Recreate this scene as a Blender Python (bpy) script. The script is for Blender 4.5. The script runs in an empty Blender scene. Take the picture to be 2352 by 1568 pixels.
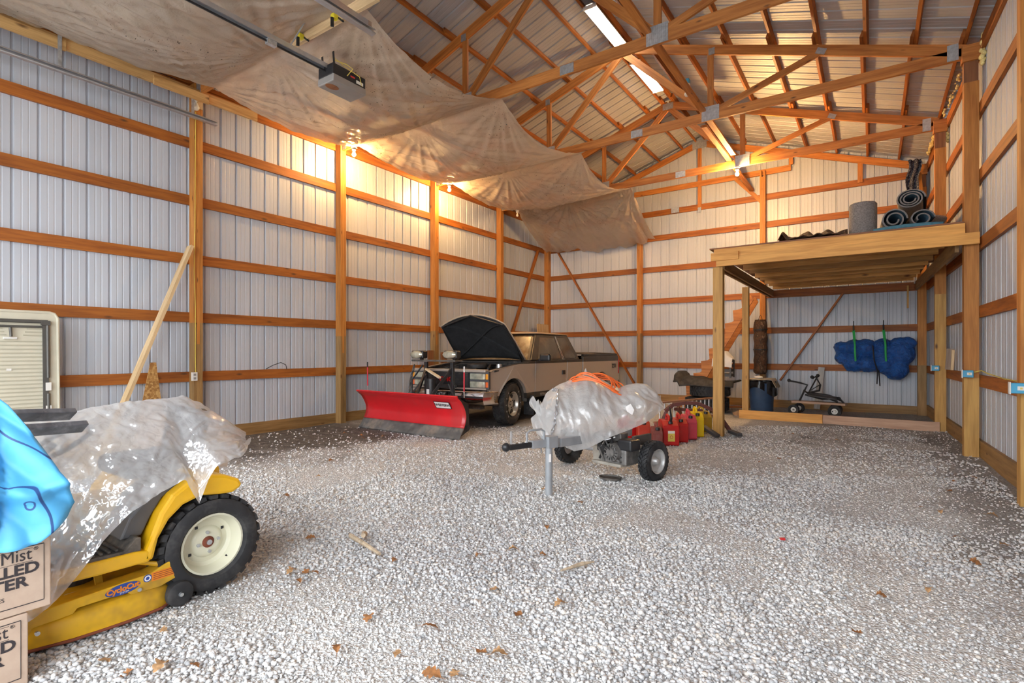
import bpy, bmesh, math, random
import numpy as np
from mathutils import Vector, Matrix, noise as mnoise
random.seed(7)
R = math.radians
S = bpy.context.scene
COL = S.collection
PI = math.pi
# ---------------------------------------------------------------- camera, world, light, exposure
cam_d = bpy.data.cameras.new('camera'); cam = bpy.data.objects.new('camera', cam_d); COL.objects.link(cam)
cam_d.sensor_width = 36.0; cam_d.lens = 18.4; cam_d.shift_y = 0.0096; cam_d.clip_start = 0.05
cam.location = (0, 0, 1.28); cam.rotation_euler = (R(90), 0, R(34.49))
S.camera = cam
W = bpy.data.worlds.new('overcast_sky'); S.world = W; W.use_nodes = True
bg = W.node_tree.nodes['Background']; bg.inputs[0].default_value = (0.90, 0.95, 1.0, 1); bg.inputs[1].default_value = 7.5
S.view_settings.view_transform = 'Standard'; S.view_settings.look = 'None'
S.view_settings.exposure = 0.12; S.view_settings.gamma = 1.0; S.view_settings.use_curve_mapping = False
S.cycles.use_light_tree = False; S.cycles.max_bounces = 8; S.cycles.diffuse_bounces = 4; S.cycles.glossy_bounces = 3; S.cycles.transparent_max_bounces = 12
BULB_W, TUBE_W = 2700.0, 30.0

# ---------------------------------------------------------------- node helpers and materials
MATS = {}
def mat(name, fn):
    m = bpy.data.materials.new(name); m.use_nodes = True
    nt = m.node_tree; b = nt.nodes['Principled BSDF']
    fn(nt, b); MATS[name] = m; return m
def N(nt, typ, **kw):
    n = nt.nodes.new(typ)
    for k, v in kw.items():
        if k.startswith('i_'):
            key = k[2:].replace('_', ' ')
            n.inputs[key].default_value = v
        else: setattr(n, k, v)
    return n
def L(nt, a, b): nt.links.new(a, b)
def ramp(nt, src, stops):
    r = nt.nodes.new('ShaderNodeValToRGB'); e = r.color_ramp.elements
    while len(e) > 1: e.remove(e[-1])
    e[0].position = stops[0][0]; e[0].color = (*stops[0][1], 1)
    for p, c in stops[1:]:
        x = e.new(p); x.color = (*c, 1)
    L(nt, src, r.inputs[0]); return r.outputs[0]
def mixc(nt, fac, a, b, mode='MIX'):
    m = nt.nodes.new('ShaderNodeMix'); m.data_type = 'RGBA'; m.blend_type = mode
    for s, v in ((m.inputs[0], fac), (m.inputs[6], a), (m.inputs[7], b)):
        if hasattr(v, 'links'): L(nt, v, s)
        elif isinstance(v, (int, float)): s.default_value = v
        else: s.default_value = (*v, 1)
    return m.outputs[2]
def mth(nt, op, a, b=0.5):
    m = nt.nodes.new('ShaderNodeMath'); m.operation = op
    for s, v in ((m.inputs[0], a), (m.inputs[1], b)):
        if hasattr(v, 'links'): L(nt, v, s)
        else: s.default_value = v
    return m.outputs[0]
def coords(nt, kind='Object', scale=(1, 1, 1), rand=True):
    t = nt.nodes.new('ShaderNodeTexCoord'); mp = nt.nodes.new('ShaderNodeMapping'); mp.inputs['Scale'].default_value = scale
    L(nt, t.outputs[kind], mp.inputs['Vector'])
    if rand:
        oi = nt.nodes.new('ShaderNodeObjectInfo'); L(nt, mth(nt, 'MULTIPLY', oi.outputs['Random'], 37.0), mp.inputs['Location'])
    return mp.outputs[0]
def noise(nt, v, scale=5.0, detail=4.0, rough=0.55):
    n = nt.nodes.new('ShaderNodeTexNoise'); n.inputs['Scale'].default_value = scale; n.inputs['Detail'].default_value = detail; n.inputs['Roughness'].default_value = rough
    if v is not None: L(nt, v, n.inputs['Vector'])
    return n.outputs['Fac']
def bump(nt, b, h, strength=0.2, dist=0.01):
    n = nt.nodes.new('ShaderNodeBump'); n.inputs['Strength'].default_value = strength; n.inputs['Distance'].default_value = dist
    L(nt, h, n.inputs['Height']); L(nt, n.outputs[0], b.inputs['Normal'])
def flat(name, c, rough=0.5, metal=0.0, var=0.0, dirt=None, nscale=6.0, bmp=0.0, coat=0.0):
    def f(nt, b):
        b.inputs['Roughness'].default_value = rough; b.inputs['Metallic'].default_value = metal
        if coat: b.inputs['Coat Weight'].default_value = coat
        if not var and not dirt and not bmp: b.inputs['Base Color'].default_value = (*c, 1); return
        v = coords(nt, 'Object', (1, 1, 1), False)
        n = noise(nt, v, nscale, 2)
        lo = tuple(x * (1 - var) for x in c); hi = tuple(min(1, x * (1 + var)) for x in c)
        col = ramp(nt, n, [(0.3, lo), (0.7, hi)])
        if dirt:
            d = noise(nt, v, nscale * 0.6, 4, 0.7)
            fac = ramp(nt, d, [(0.5, (0, 0, 0)), (0.72, (1, 1, 1))])
            col = mixc(nt, mth(nt, 'MULTIPLY', fac, dirt[1]), col, dirt[0])
        L(nt, col, b.inputs['Base Color'])
        if bmp: bump(nt, b, noise(nt, v, nscale * 6, 2), bmp)
    return mat(name, f)
def wood(name, c_dark, c_light, knot=(0.10, 0.035, 0.012), rough=0.6, var=0.25, kn=0.07):
    def f(nt, b):
        b.inputs['Roughness'].default_value = rough
        v = coords(nt, 'Object', (0.55, 7, 7)); n = noise(nt, v, 3.0, 3, 0.6)
        col = ramp(nt, n, [(0.30, c_dark), (0.62, c_light)])
        v2 = coords(nt, 'Object', (1.0, 26, 26)); g = noise(nt, v2, 4.0, 1)
        col = mixc(nt, mth(nt, 'MULTIPLY', ramp(nt, g, [(0.45, (0, 0, 0)), (0.75, (1, 1, 1))]), 0.35), col, c_dark)
        v3 = coords(nt, 'Object', (2.2, 6, 6)); vo = nt.nodes.new('ShaderNodeTexVoronoi'); vo.inputs['Scale'].default_value = 1.0; L(nt, v3, vo.inputs['Vector'])
        kf = ramp(nt, vo.outputs['Distance'], [(kn * 0.5, (1, 1, 1)), (kn * 1.6, (0, 0, 0))])
        col = mixc(nt, kf, col, knot)
        oi = nt.nodes.new('ShaderNodeObjectInfo')
        hv = nt.nodes.new('ShaderNodeHueSaturation'); L(nt, col, hv.inputs['Color'])
        L(nt, mth(nt, 'ADD', mth(nt, 'MULTIPLY', oi.outputs['Random'], var), 1 - var * 0.5), hv.inputs['Value'])
        L(nt, hv.outputs[0], b.inputs['Base Color'])
    return mat(name, f)
wood('girt_wood', (0.205, 0.053, 0.006), (0.39, 0.122, 0.015), kn=0.085)
wood('truss_wood', (0.32, 0.100, 0.017), (0.56, 0.215, 0.046))
wood('post_wood', (0.33, 0.115, 0.018), (0.55, 0.225, 0.044), var=0.2)
wood('treated_wood', (0.20, 0.105, 0.032), (0.36, 0.205, 0.072), var=0.2)
wood('pale_wood', (0.50, 0.33, 0.16), (0.72, 0.52, 0.29), kn=0.05)
wood('loft_wood', (0.60, 0.265, 0.050), (0.84, 0.43, 0.105), kn=0.09)
wood('shaded_joist_wood', (0.36, 0.16, 0.035), (0.60, 0.31, 0.085), kn=0.10, var=0.7)  # darkened, strongly varied tone stands in for the shade between the joists
wood('loft_post_wood', (0.44, 0.225, 0.052), (0.66, 0.37, 0.098), kn=0.085)
wood('header_wood', (0.44, 0.24, 0.075), (0.66, 0.41, 0.16), kn=0.10)
wood('deck_edge_wood', (0.18, 0.065, 0.025), (0.28, 0.11, 0.04))
wood('old_wood', (0.20, 0.13, 0.09), (0.40, 0.29, 0.21))
wood('grey_wood', (0.25, 0.24, 0.22), (0.45, 0.43, 0.40))
wood('pink_wood', (0.42, 0.24, 0.15), (0.60, 0.38, 0.25), kn=0.04)
def _sid(nt, b):
    b.inputs['Roughness'].default_value = 0.38
    v = coords(nt, 'Object', (1, 1, 0.25), False); n = noise(nt, v, 1.3, 2)
    L(nt, ramp(nt, n, [(0.3, (0.44, 0.465, 0.51)), (0.7, (0.54, 0.565, 0.61))]), b.inputs['Base Color'])
mat('siding_steel', _sid)
def _roof(nt, b):
    b.inputs['Roughness'].default_value = 0.55; b.inputs['Metallic'].default_value = 0.12
    v = coords(nt, 'Object', (1, 1, 1), False); n = noise(nt, v, 0.9, 2)
    L(nt, ramp(nt, n, [(0.3, (0.36, 0.36, 0.365)), (0.7, (0.47, 0.47, 0.475))]), b.inputs['Base Color'])
mat('roof_steel', _roof)
flat('galvanised', (0.55, 0.57, 0.58), 0.42, 0.75, 0.18, nscale=25)
flat('bright_steel', (0.62, 0.64, 0.66), 0.3, 0.85, 0.08, nscale=10)
flat('black_paint', (0.018, 0.018, 0.02), 0.38, 0, 0.2)
flat('black_rubber', (0.022, 0.022, 0.024), 0.75, 0, 0.25, dirt=((0.16, 0.15, 0.14), 0.35), nscale=9, bmp=0.15)
flat('white_plastic', (0.72, 0.70, 0.65), 0.4)
flat('blue_box', (0.06, 0.33, 0.52), 0.4, 0, 0.08)
flat('foam', (0.80, 0.66, 0.28), 0.8, 0, 0.15, nscale=30, bmp=0.4)
flat('yellow_wire', (0.70, 0.55, 0.10), 0.45)
def emis(name, c, s):
    def f(nt, b):
        b.inputs['Base Color'].default_value = (*c, 1); b.inputs['Emission Color'].default_value = (*c, 1); b.inputs['Emission Strength'].default_value = s
    return mat(name, f)
emis('lit_bulb', (1.0, 0.58, 0.22), BULB_W); emis('bright_bulb', (1.0, 0.58, 0.22), BULB_W * 2.6)
emis('lit_tube', (1.0, 0.95, 0.84), TUBE_W)
flat('unlit_bulb', (0.80, 0.74, 0.60), 0.25)

# ---------------------------------------------------------------- mesh helpers
def V(*a): return Vector(a)
class MB:
    def __init__(s): s.v = []; s.f = []
    def add(s, vs, fs):
        o = len(s.v); s.v += [tuple(x) for x in vs]; s.f += [tuple(i + o for i in f) for f in fs]; return s
    def box(s, c, d, rz=0.0, rx=0.0, ry=0.0, taper=1.0):
        m = Matrix.Translation(c) @ Matrix.Rotation(rz, 4, 'Z') @ Matrix.Rotation(ry, 4, 'Y') @ Matrix.Rotation(rx, 4, 'X')
        x, y, z = d[0] / 2, d[1] / 2, d[2] / 2; t = taper
        vs = [m @ V(*p) for p in ((-x, -y, -z), (x, -y, -z), (x, y, -z), (-x, y, -z), (-x * t, -y * t, z), (x * t, -y * t, z), (x * t, y * t, z), (-x * t, y * t, z))]
        return s.add(vs, [(3, 2, 1, 0), (4, 5, 6, 7), (0, 1, 5, 4), (1, 2, 6, 5), (2, 3, 7, 6), (3, 0, 4, 7)])
    def bar(s, a, b, w, h=None, up=(0, 0, 1)):
        a, b = V(*a), V(*b); h = h or w; d = (b - a); ln = d.length; x = d.normalized(); u = V(*up)
        y = u.cross(x)
        if y.length < 1e-4: y = V(1, 0, 0).cross(x) if abs(x.x) < .9 else V(0, 1, 0).cross(x)
        y.normalize(); z = x.cross(y); vs = []
        for p in (a, b):
            for (i, j) in ((-1, -1), (1, -1), (1, 1), (-1, 1)): vs.append(p + y * (i * w / 2) + z * (j * h / 2))
        return s.add(vs, [(0, 1, 2, 3), (7, 6, 5, 4), (0, 4, 5, 1), (1, 5, 6, 2), (2, 6, 7, 3), (3, 7, 4, 0)])
    def tube(s, path, r, n=8, cap=True, closed=False):
        P = [V(*p) for p in path]; k = len(P); rr = r if isinstance(r, (list, tuple)) else [r] * k; o = len(s.v); prev = None
        for i, p in enumerate(P):
            if closed: t = P[(i + 1) % k] - P[i - 1]
            else: t = P[min(i + 1, k - 1)] - P[max(i - 1, 0)]
            t.normalize()
            if prev is None:
                a = V(0, 0, 1) if abs(t.z) < .9 else V(1, 0, 0); u = t.cross(a).normalized()
            else: u = (prev - t * prev.dot(t)).normalized()
            prev = u; w = t.cross(u)
            for j in range(n):
                an = 2 * PI * j / n; s.v.append(tuple(p + (u * math.cos(an) + w * math.sin(an)) * rr[i]))
        m = k if closed else k - 1
        for i in range(m):
            for j in range(n):
                a = o + i * n + j; b = o + i * n + (j + 1) % n; c = o + ((i + 1) % k) * n + (j + 1) % n; d = o + ((i + 1) % k) * n + j
                s.f.append((a, b, c, d))
        if cap and not closed:
            s.f.append(tuple(o + j for j in range(n))[::-1]); s.f.append(tuple(o + (k - 1) * n + j for j in range(n)))
        return s
    def cyl(s, a, b, r, n=16, r2=None): return s.tube([a, b], [r, r if r2 is None else r2], n)
    def lathe(s, prof, c=(0, 0, 0), axis='Z', n=24, cap=True):
        # prof: (radius, height along axis)
        o = len(s.v)
        for (r, h) in prof:
            for j in range(n):
                a = 2 * PI * j / n; x, y = r * math.cos(a), r * math.sin(a)
                p = {'Z': (x, y, h), 'X': (h, x, y), 'Y': (y, h, x)}[axis]
                s.v.append((p[0] + c[0], p[1] + c[1], p[2] + c[2]))
        for i in range(len(prof) - 1):
            for j in range(n): s.f.append((o + i * n + j, o + i * n + (j + 1) % n, o + (i + 1) * n + (j + 1) % n, o + (i + 1) * n + j))
        if cap:
            e = o + (len(prof) - 1) * n
            if not (prof[0][0] > .02 and prof[-1][0] < .002): s.f.append(tuple(o + j for j in range(n))[::-1])
            s.f.append(tuple(e + j for j in range(n)))
        return s
    def prism(s, poly, axis, lo, hi):
        # poly: 2D outline; axis: extrusion axis (X: (y,z), Y: (x,z), Z: (x,y))
        k = len(poly); o = len(s.v)
        for h in (lo, hi):
            for (a, b) in poly: s.v.append({'X': (h, a, b), 'Y': (a, h, b), 'Z': (a, b, h)}[axis])
        s.f.append(tuple(range(o, o + k))[::-1]); s.f.append(tuple(range(o + k, o + 2 * k)))
        for i in range(k): s.f.append((o + i, o + (i + 1) % k, o + k + (i + 1) % k, o + k + i))
        return s
    def grid(s, fn, nu, nv, closed_u=False):
        o = len(s.v)
        for j in range(nv + 1):
            for i in range(nu + (0 if closed_u else 1)): s.v.append(tuple(fn(i / nu, j / nv)))
        w = nu if closed_u else nu + 1
        for j in range(nv):
            for i in range(nu):
                s.f.append((o + j * w + i, o + j * w + (i + 1) % w, o + (j + 1) * w + (i + 1) % w, o + (j + 1) * w + i))
        return s
    def sphere(s, c, r, n=12, m=8):
        r = r if isinstance(r, (tuple, list)) else (r, r, r)
        return s.grid(lambda u, v: (c[0] + r[0] * math.cos(2 * PI * u) * math.sin(PI * v), c[1] + r[1] * math.sin(2 * PI * u) * math.sin(PI * v), c[2] + r[2] * math.cos(PI * v)), n, m, True)
    def mesh(s, name):
        me = bpy.data.meshes.new(name); me.from_pydata(s.v, [], s.f); me.validate(); me.update(); return me
    def build(s, name, m, parent=None, smooth=False, bevel=0.0, sub=0, solid=0.0, angle=40, label=None):
        me = s.mesh(name); bm = bmesh.new(); bm.from_mesh(me); bmesh.ops.remove_doubles(bm, verts=bm.verts, dist=1e-5); bmesh.ops.recalc_face_normals(bm, faces=bm.faces); bm.to_mesh(me); bm.free()
        return mk(name, me, m, parent, smooth, bevel, sub, solid, angle, label)
def mk(name, me, m, parent=None, smooth=False, bevel=0.0, sub=0, solid=0.0, angle=40, label=None):
    o = bpy.data.objects.new(name, me); COL.objects.link(o)
    if m is not None and not me.materials: me.materials.append(MATS[m] if isinstance(m, str) else m)
    if smooth:
        for p in me.polygons: p.use_smooth = True
        if angle < 180: me.set_sharp_from_angle(angle=R(angle))
    if solid: md = o.modifiers.new('solid', 'SOLIDIFY'); md.thickness = solid; md.offset = 0
    if bevel: md = o.modifiers.new('bevel', 'BEVEL'); md.width = bevel; md.segments = 2; md.limit_method = 'ANGLE'; md.angle_limit = R(40); md.harden_normals = False
    if sub: md = o.modifiers.new('sub', 'SUBSURF'); md.levels = sub; md.render_levels = sub
    if parent is not None: o.parent = parent
    if label: o['label'] = label
    return o
def thing(name, label, cat, loc=(0, 0, 0), rz=0.0, group=None, scale=1.0, rot=None):
    o = bpy.data.objects.new(name, None); COL.objects.link(o); o.empty_display_size = 0.1
    o.location = loc; o.rotation_euler = rot or (0, 0, rz); o.scale = (scale,) * 3
    return tag(o, label, cat, group)
def tag(o, label, cat, group=None):
    o['label'] = label; o['category'] = cat
    if group: o['group'] = group
    return o
def struct(name, label=None):
    o = bpy.data.objects.new(name, None); COL.objects.link(o); o['kind'] = 'structure'
    o['label'] = label or name.replace('_', ' '); return o
BOX = {}
def board(name, a, b, w, h, m, parent=None, up=(0, 0, 1)):
    a, b = V(*a), V(*b); d = b - a; ln = d.length; key = (round(ln, 3), round(w, 3), round(h, 3), m)
    if key not in BOX:
        BOX[key] = MB().box((0, 0, 0), (ln, w, h)).mesh(name); BOX[key].materials.append(MATS[m])
    x = d.normalized(); y = V(*up).cross(x)
    if y.length < 1e-4: y = V(0, 1, 0)
    y.normalize(); z = x.cross(y); c = (a + b) / 2
    o = bpy.data.objects.new(name, BOX[key]); COL.objects.link(o)
    if parent is not None: o.parent = parent
    o.matrix_local = Matrix(((x.x, y.x, z.x, c.x), (x.y, y.y, z.y, c.y), (x.z, y.z, z.z, c.z), (0, 0, 0, 1)))
    return o
def dup(root, loc=None, rz=None, label=None, scale=None):
    r = root.copy(); COL.objects.link(r)
    if loc is not None: r.location = loc
    if rz is not None: r.rotation_euler = (0, 0, rz)
    if scale is not None: r.scale = (scale,) * 3
    if label: r['label'] = label
    for ch in list(root.children):
        c = ch.copy(); COL.objects.link(c); c.parent = r
        for g in list(ch.children):
            d = g.copy(); COL.objects.link(d); d.parent = c
    return r
def text(name, body, size, m, parent, mtx, ext=0.0006, sx=1.0, bold=0.0, align='CENTER'):
    cu = bpy.data.curves.new(name, 'FONT'); cu.body = body; cu.size = size; cu.extrude = ext; cu.offset = bold; cu.align_x = align; cu.align_y = 'CENTER'; cu.resolution_u = 3
    tmp = bpy.data.objects.new(name, cu); COL.objects.link(tmp); dg = bpy.context.evaluated_depsgraph_get()
    me = bpy.data.meshes.new_from_object(tmp.evaluated_get(dg)); bpy.data.objects.remove(tmp); me.materials.clear(); me.materials.append(MATS[m])
    o = bpy.data.objects.new(name, me); COL.objects.link(o); o.parent = parent
    o.matrix_local = mtx @ Matrix.Diagonal((sx, 1, 1, 1)); return o
def frame(o, x, y):
    # matrix with text running along x, up along y, at o
    x = V(*x).normalized(); y = V(*y); z = x.cross(y).normalized(); y = z.cross(x)
    return Matrix(((x.x, y.x, z.x, o[0]), (x.y, y.y, z.y, o[1]), (x.z, y.z, z.z, o[2]), (0, 0, 0, 1)))
# ================================================================ THE BUILDING SHELL
BAY = 2.4417
YS = [3.56 + i * BAY for i in range(-2, 5)]          # frame lines, front wall to back wall
YF, YB = YS[0], 13.34
XL, XRW = -7.92, 1.07                                # inner faces of the girts
RIDGE = -3.51
GIRT = [0.923, 1.76, 2.58, 3.41, 4.22]
RIB = 0.2286
# one sheet: ribs along local Z, width along local X, inside face towards -Y
def sheet_profile():
    pts = []
    for k in range(4):
        u = k * RIB
        pts += [(u, 0), (u + .010, .019), (u + .026, .019), (u + .036, 0), (u + .090, 0), (u + .095, .0025), (u + .101, .0025), (u + .106, 0), (u + .152, 0), (u + .157, .0025), (u + .163, .0025), (u + .168, 0)]
    pts.append((4 * RIB, 0)); return pts
SP = sheet_profile()
SHEETS = {}
def sheet(name, h0, h1, m, parent, mtx, slope=0.0, n=4):
    # h1 may rise along the sheet by slope (gable)
    key = (round(h0, 3), round(h1, 3), round(slope, 3), m, n)
    if key not in SHEETS:
        pts = SP[:n * 12] + [(n * RIB, 0)]
        b = MB()
        vs = [(u, d, h0) for u, d in pts] + [(u, d, h1 + slope * u) for u, d in pts]; k = len(pts)
        b.add(vs, [(i, i + 1, k + i + 1, k + i) for i in range(k - 1)])
        me = b.mesh(name); me.materials.append(MATS[m]); SHEETS[key] = me
    o = bpy.data.objects.new(name, SHEETS[key]); COL.objects.link(o); o.parent = parent; o.matrix_local = mtx; return o
# ---- left wall
wl = struct('wall_left', 'white ribbed steel wall with orange girts')
y = YF
while y < YB - 0.05:
    n = min(4, int((YB + .08 - y) / RIB + .5))
    sheet('siding_sheet', 0.06, 5.15, 'siding_steel', wl, Matrix(((0, -1, 0, XL - .040), (1, 0, 0, y), (0, 0, 1, 0), (0, 0, 0, 1))), n=max(n, 1)); y += 4 * RIB
wood_post = lambda par, x, yy, dx, dy, z1, ztr: (board('treated_post', (x, yy, -0.05), (x, yy, ztr), dy, dx, 'treated_wood', par, up=(1, 0, 0)), board('post', (x, yy, ztr), (x, yy, z1), dy, dx, 'post_wood', par, up=(1, 0, 0)))
for i in range(6):
    a, b = YS[i], YS[i + 1] if i < 5 else YB
    for g in GIRT:
        board('girt', (XL - .019, a, g), (XL - .019, b, g), .038, .14, 'girt_wood', wl)
    board('top_plate', (XL - .019, a, 4.955), (XL - .019, b, 4.955), .038, .15, 'girt_wood', wl)
    board('splash_board', (XL - .019, a, 0.07), (XL - .019, b, 0.07), .036, .20, 'treated_wood', wl)
for i in range(0, 6):
    yy = YS[i]; ztr = (1.7, 1.75, 1.68, 1.55, 1.72, 1.6)[i]
    for k, off in enumerate((-.039, 0, .039)):
        board('treated_post', (XL + .070, yy + off, -.05), (XL + .070, yy + off, ztr - .3 * (k == 1)), .037, .14, 'treated_wood', wl, up=(1, 0, 0))
        board('post', (XL + .070, yy + off, ztr - .3 * (k == 1)), (XL + .070, yy + off, 4.86 + .16 * (k != 1)), .037, .14, 'post_wood', wl, up=(1, 0, 0))
board('post', (XL + .07, YB - .07, -.05), (XL + .07, YB - .07, 4.9), .14, .14, 'post_wood', wl, up=(1, 0, 0))
board('brace', (XL + .03, 11.50, 1.78), (XL + .03, 12.80, 4.16), .038, .089, 'girt_wood', wl, up=(1, 0, 0))
# ---- right wall (runs a touch out of parallel)
wr = struct('wall_right', 'white ribbed steel wall beside the loft posts')
SK = math.atan(0.035)
wr.location = (0.93, 8.386, 0); wr.rotation_euler = (0, 0, SK)
XG = .145                                            # girt inner face, local
y = YF - 8.386
while y < 5.0:
    sheet('siding_sheet', 0.06, 5.09, 'siding_steel', wr, Matrix(((0, 1, 0, XG + .040), (-1, 0, 0, y + 4 * RIB), (0, 0, 1, 0), (0, 0, 0, 1)))); y += 4 * RIB
for i in range(6):
    a, b = YS[i] - 8.386, (YS[i + 1] if i < 5 else YB + .03) - 8.386
    for g in GIRT: board('girt', (XG + .019, a, g), (XG + .019, b, g), .038, .14, 'girt_wood', wr)
    board('top_plate', (XG + .019, a, 4.955), (XG + .019, b, 4.955), .038, .15, 'girt_wood', wr)
    board('splash_board', (XG + .019, a, 0.09), (XG + .019, b, 0.09), .036, .23, 'treated_wood', wr)
for i in range(0, 7):
    yy = min(YS[i] - 8.386, YB - .06 - 8.386); ztr = (1.0, 1.0, 1.0, 1.0, .96, 2.2, 1.0)[i]; up_ = (1, 0, 0)
    board('treated_post', (.070, yy, -.05), (.070, yy, ztr), .115, .14, 'treated_wood' if i == 6 else 'loft_post_wood', wr, up=up_)
    board('post', (.070, yy, ztr), (.070, yy, 4.55), .115, .14, 'post_wood', wr, up=up_)
    board('post', (.066, yy, 4.55), (.066, yy, 4.80), .112, .135, 'deck_edge_wood', wr, up=up_)
    board('post_cap', (-.02, yy - .02, 4.90), (.15, yy - .02, 4.90), .12, .20, 'truss_wood', wr)
board('brace', (.02, 4.20, 3.9), (.02, 4.72, 4.8), .05, .038, 'post_wood', wr)
rnd = random.Random(3)
for (ya, yb, zc, nn) in ((-.10, .14, 4.95, 16), (.5, 2.42, 5.03, 26), (2.5, 2.64, 4.9, 14), (2.9, 4.3, 5.03, 20)):
    f = MB()
    for k in range(nn):
        t = k / (nn - 1); r = rnd.uniform(.018, .034) if nn != 26 else rnd.uniform(.010, .022)
        zz = (zc + .10 - .34 * t) if nn in (16, 14) else zc + rnd.uniform(-.01, .015)
        f.sphere((.10 + rnd.uniform(-.02, .02) if nn in (20, 26) else .165 + rnd.uniform(-.02, .01), (ya + (yb - ya) * t) if nn in (20, 26) else ya + rnd.uniform(0, .03), zz), (r, r * 1.5, r * 1.1), 7, 5)
    o = f.build('spray_foam', 'foam', wr, smooth=True, angle=180); o['kind'] = 'stuff'
# ---- back wall
wb = struct('wall_back', 'white ribbed steel back wall with girts and gable')
x = XL - .04
RS = 0.331
def roof_z(xx): return 6.60 - RS * abs(xx - RIDGE)
while x < 1.0:
    x1 = x + 4 * RIB
    # split at ridge so that the sheet tops follow the gable
    s = RS if (x + x1) / 2 < RIDGE else -RS
    sheet('siding_sheet', 0.06, roof_z(x) + .04, 'siding_steel', wb, Matrix(((1, 0, 0, x), (0, 1, 0, YB + .040), (0, 0, 1, 0), (0, 0, 0, 1))), slope=s); x = x1
BP = [-7.86, -5.03, -2.07, 0.80]
for i in range(3):
    for g in GIRT + [4.86]: board('girt', (BP[i], YB + .019, g), (BP[i + 1], YB + .019, g), .038, .14, 'girt_wood', wb)
    board('splash_board', (BP[i], YB + .019, .07), (BP[i + 1], YB + .019, .07), .036, .20, 'treated_wood', wb)
for k, xx in enumerate(BP[1:3]):
    top = 4.75 if k == 0 else 5.45
    for off in (-.039, 0, .039):
        board('treated_post', (xx + off, YB - .07, -.05), (xx + off, YB - .07, 1.75 - .3 * (off == 0)), .14, .037, 'treated_wood', wb, up=(1, 0, 0))
        board('post', (xx + off, YB - .07, 1.75 - .3 * (off == 0)), (xx + off, YB - .07, top - .15 * (off == 0)), .14, .037, 'post_wood', wb, up=(1, 0, 0))
board('brace', (-7.55, YB - .03, 4.20), (-5.16, YB - .03, .36), .038, .089, 'girt_wood', wb, up=(0, 1, 0))
board('brace', (-.50, YB - .03, 2.54), (-1.72, YB - .03, .62), .038, .089, 'girt_wood', wb, up=(0, 1, 0))
# ---- front wall behind the camera, two open doorways
wf = struct('wall_front', 'front wall with two open overhead doorways')
for (xa, xb, za, zb) in ((-8.0, -7.45, 0, 5.02), (-4.25, -3.35, 0, 5.02), (0.75, 1.45, 0, 5.02), (-7.45, -4.25, 4.3, 5.02), (-3.35, .75, 4.3, 5.02)):
    MB().box(((xa + xb) / 2, YF - .05, (za + zb) / 2), (xb - xa, .06, zb - za)).build('siding_sheet', 'siding_steel', wf)
MB().prism([(-8.0, 5.02), (1.35, 5.02), (RIDGE, 6.58)], 'Y', YF - .08, YF - .02).build('gable_sheet', 'siding_steel', wf)
# ---- roof: sheets and purlins
ce = struct('ceiling', 'ribbed steel roof on wooden purlins')
sl = math.atan(RS); Lr = (XRW + .35 - RIDGE) / math.cos(sl)
for side in (-1, 1):
    y = YF - .1
    while y < YB + .1:
        # local X of sheet -> world Y, local Z -> down the slope, local Y (rib) -> up
        zx = side * math.cos(sl); zz = -math.sin(sl); nx = side * math.sin(sl); nz = math.cos(sl)
        sheet('roof_sheet', -.02, Lr, 'roof_steel', ce, Matrix(((0, nx, zx, RIDGE), (1, 0, 0, y), (0, nz, zz, 6.605), (0, 0, 0, 1)))); y += 4 * RIB
    for off in (.12, .45, 1.04, 1.69, 2.31, 2.88, 3.43, 3.96, 4.44):
        xx = RIDGE + side * off; zc = 6.560 - RS * off
        for i in range(6):
            ov = .22; lap = .02 * (1 if i % 2 else -1)
            a, b = YS[i] - ov, (YS[i + 1] if i < 5 else YB) + (ov if i < 5 else 0)
            board('purlin', (xx + lap, a, zc), (xx + lap, b, zc), .038, .085, 'girt_wood', ce, up=(side * math.sin(sl), 0, math.cos(sl)))
MB().prism([(-.16, -.053), (0, 0), (.16, -.053), (.16, -.049), (0, .006), (-.16, -.049)], 'Y', YF, YB).build('ridge_cap', 'roof_steel', ce).location = (RIDGE, 0, 6.64)
for side in (-1, 1):
    MB().bar((RIDGE, YB - .06, 6.585), (RIDGE + side * 4.5, YB - .06, 6.585 - RS * 4.5), .10, .012).build('rake_trim', 'bright_steel', ce)
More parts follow.
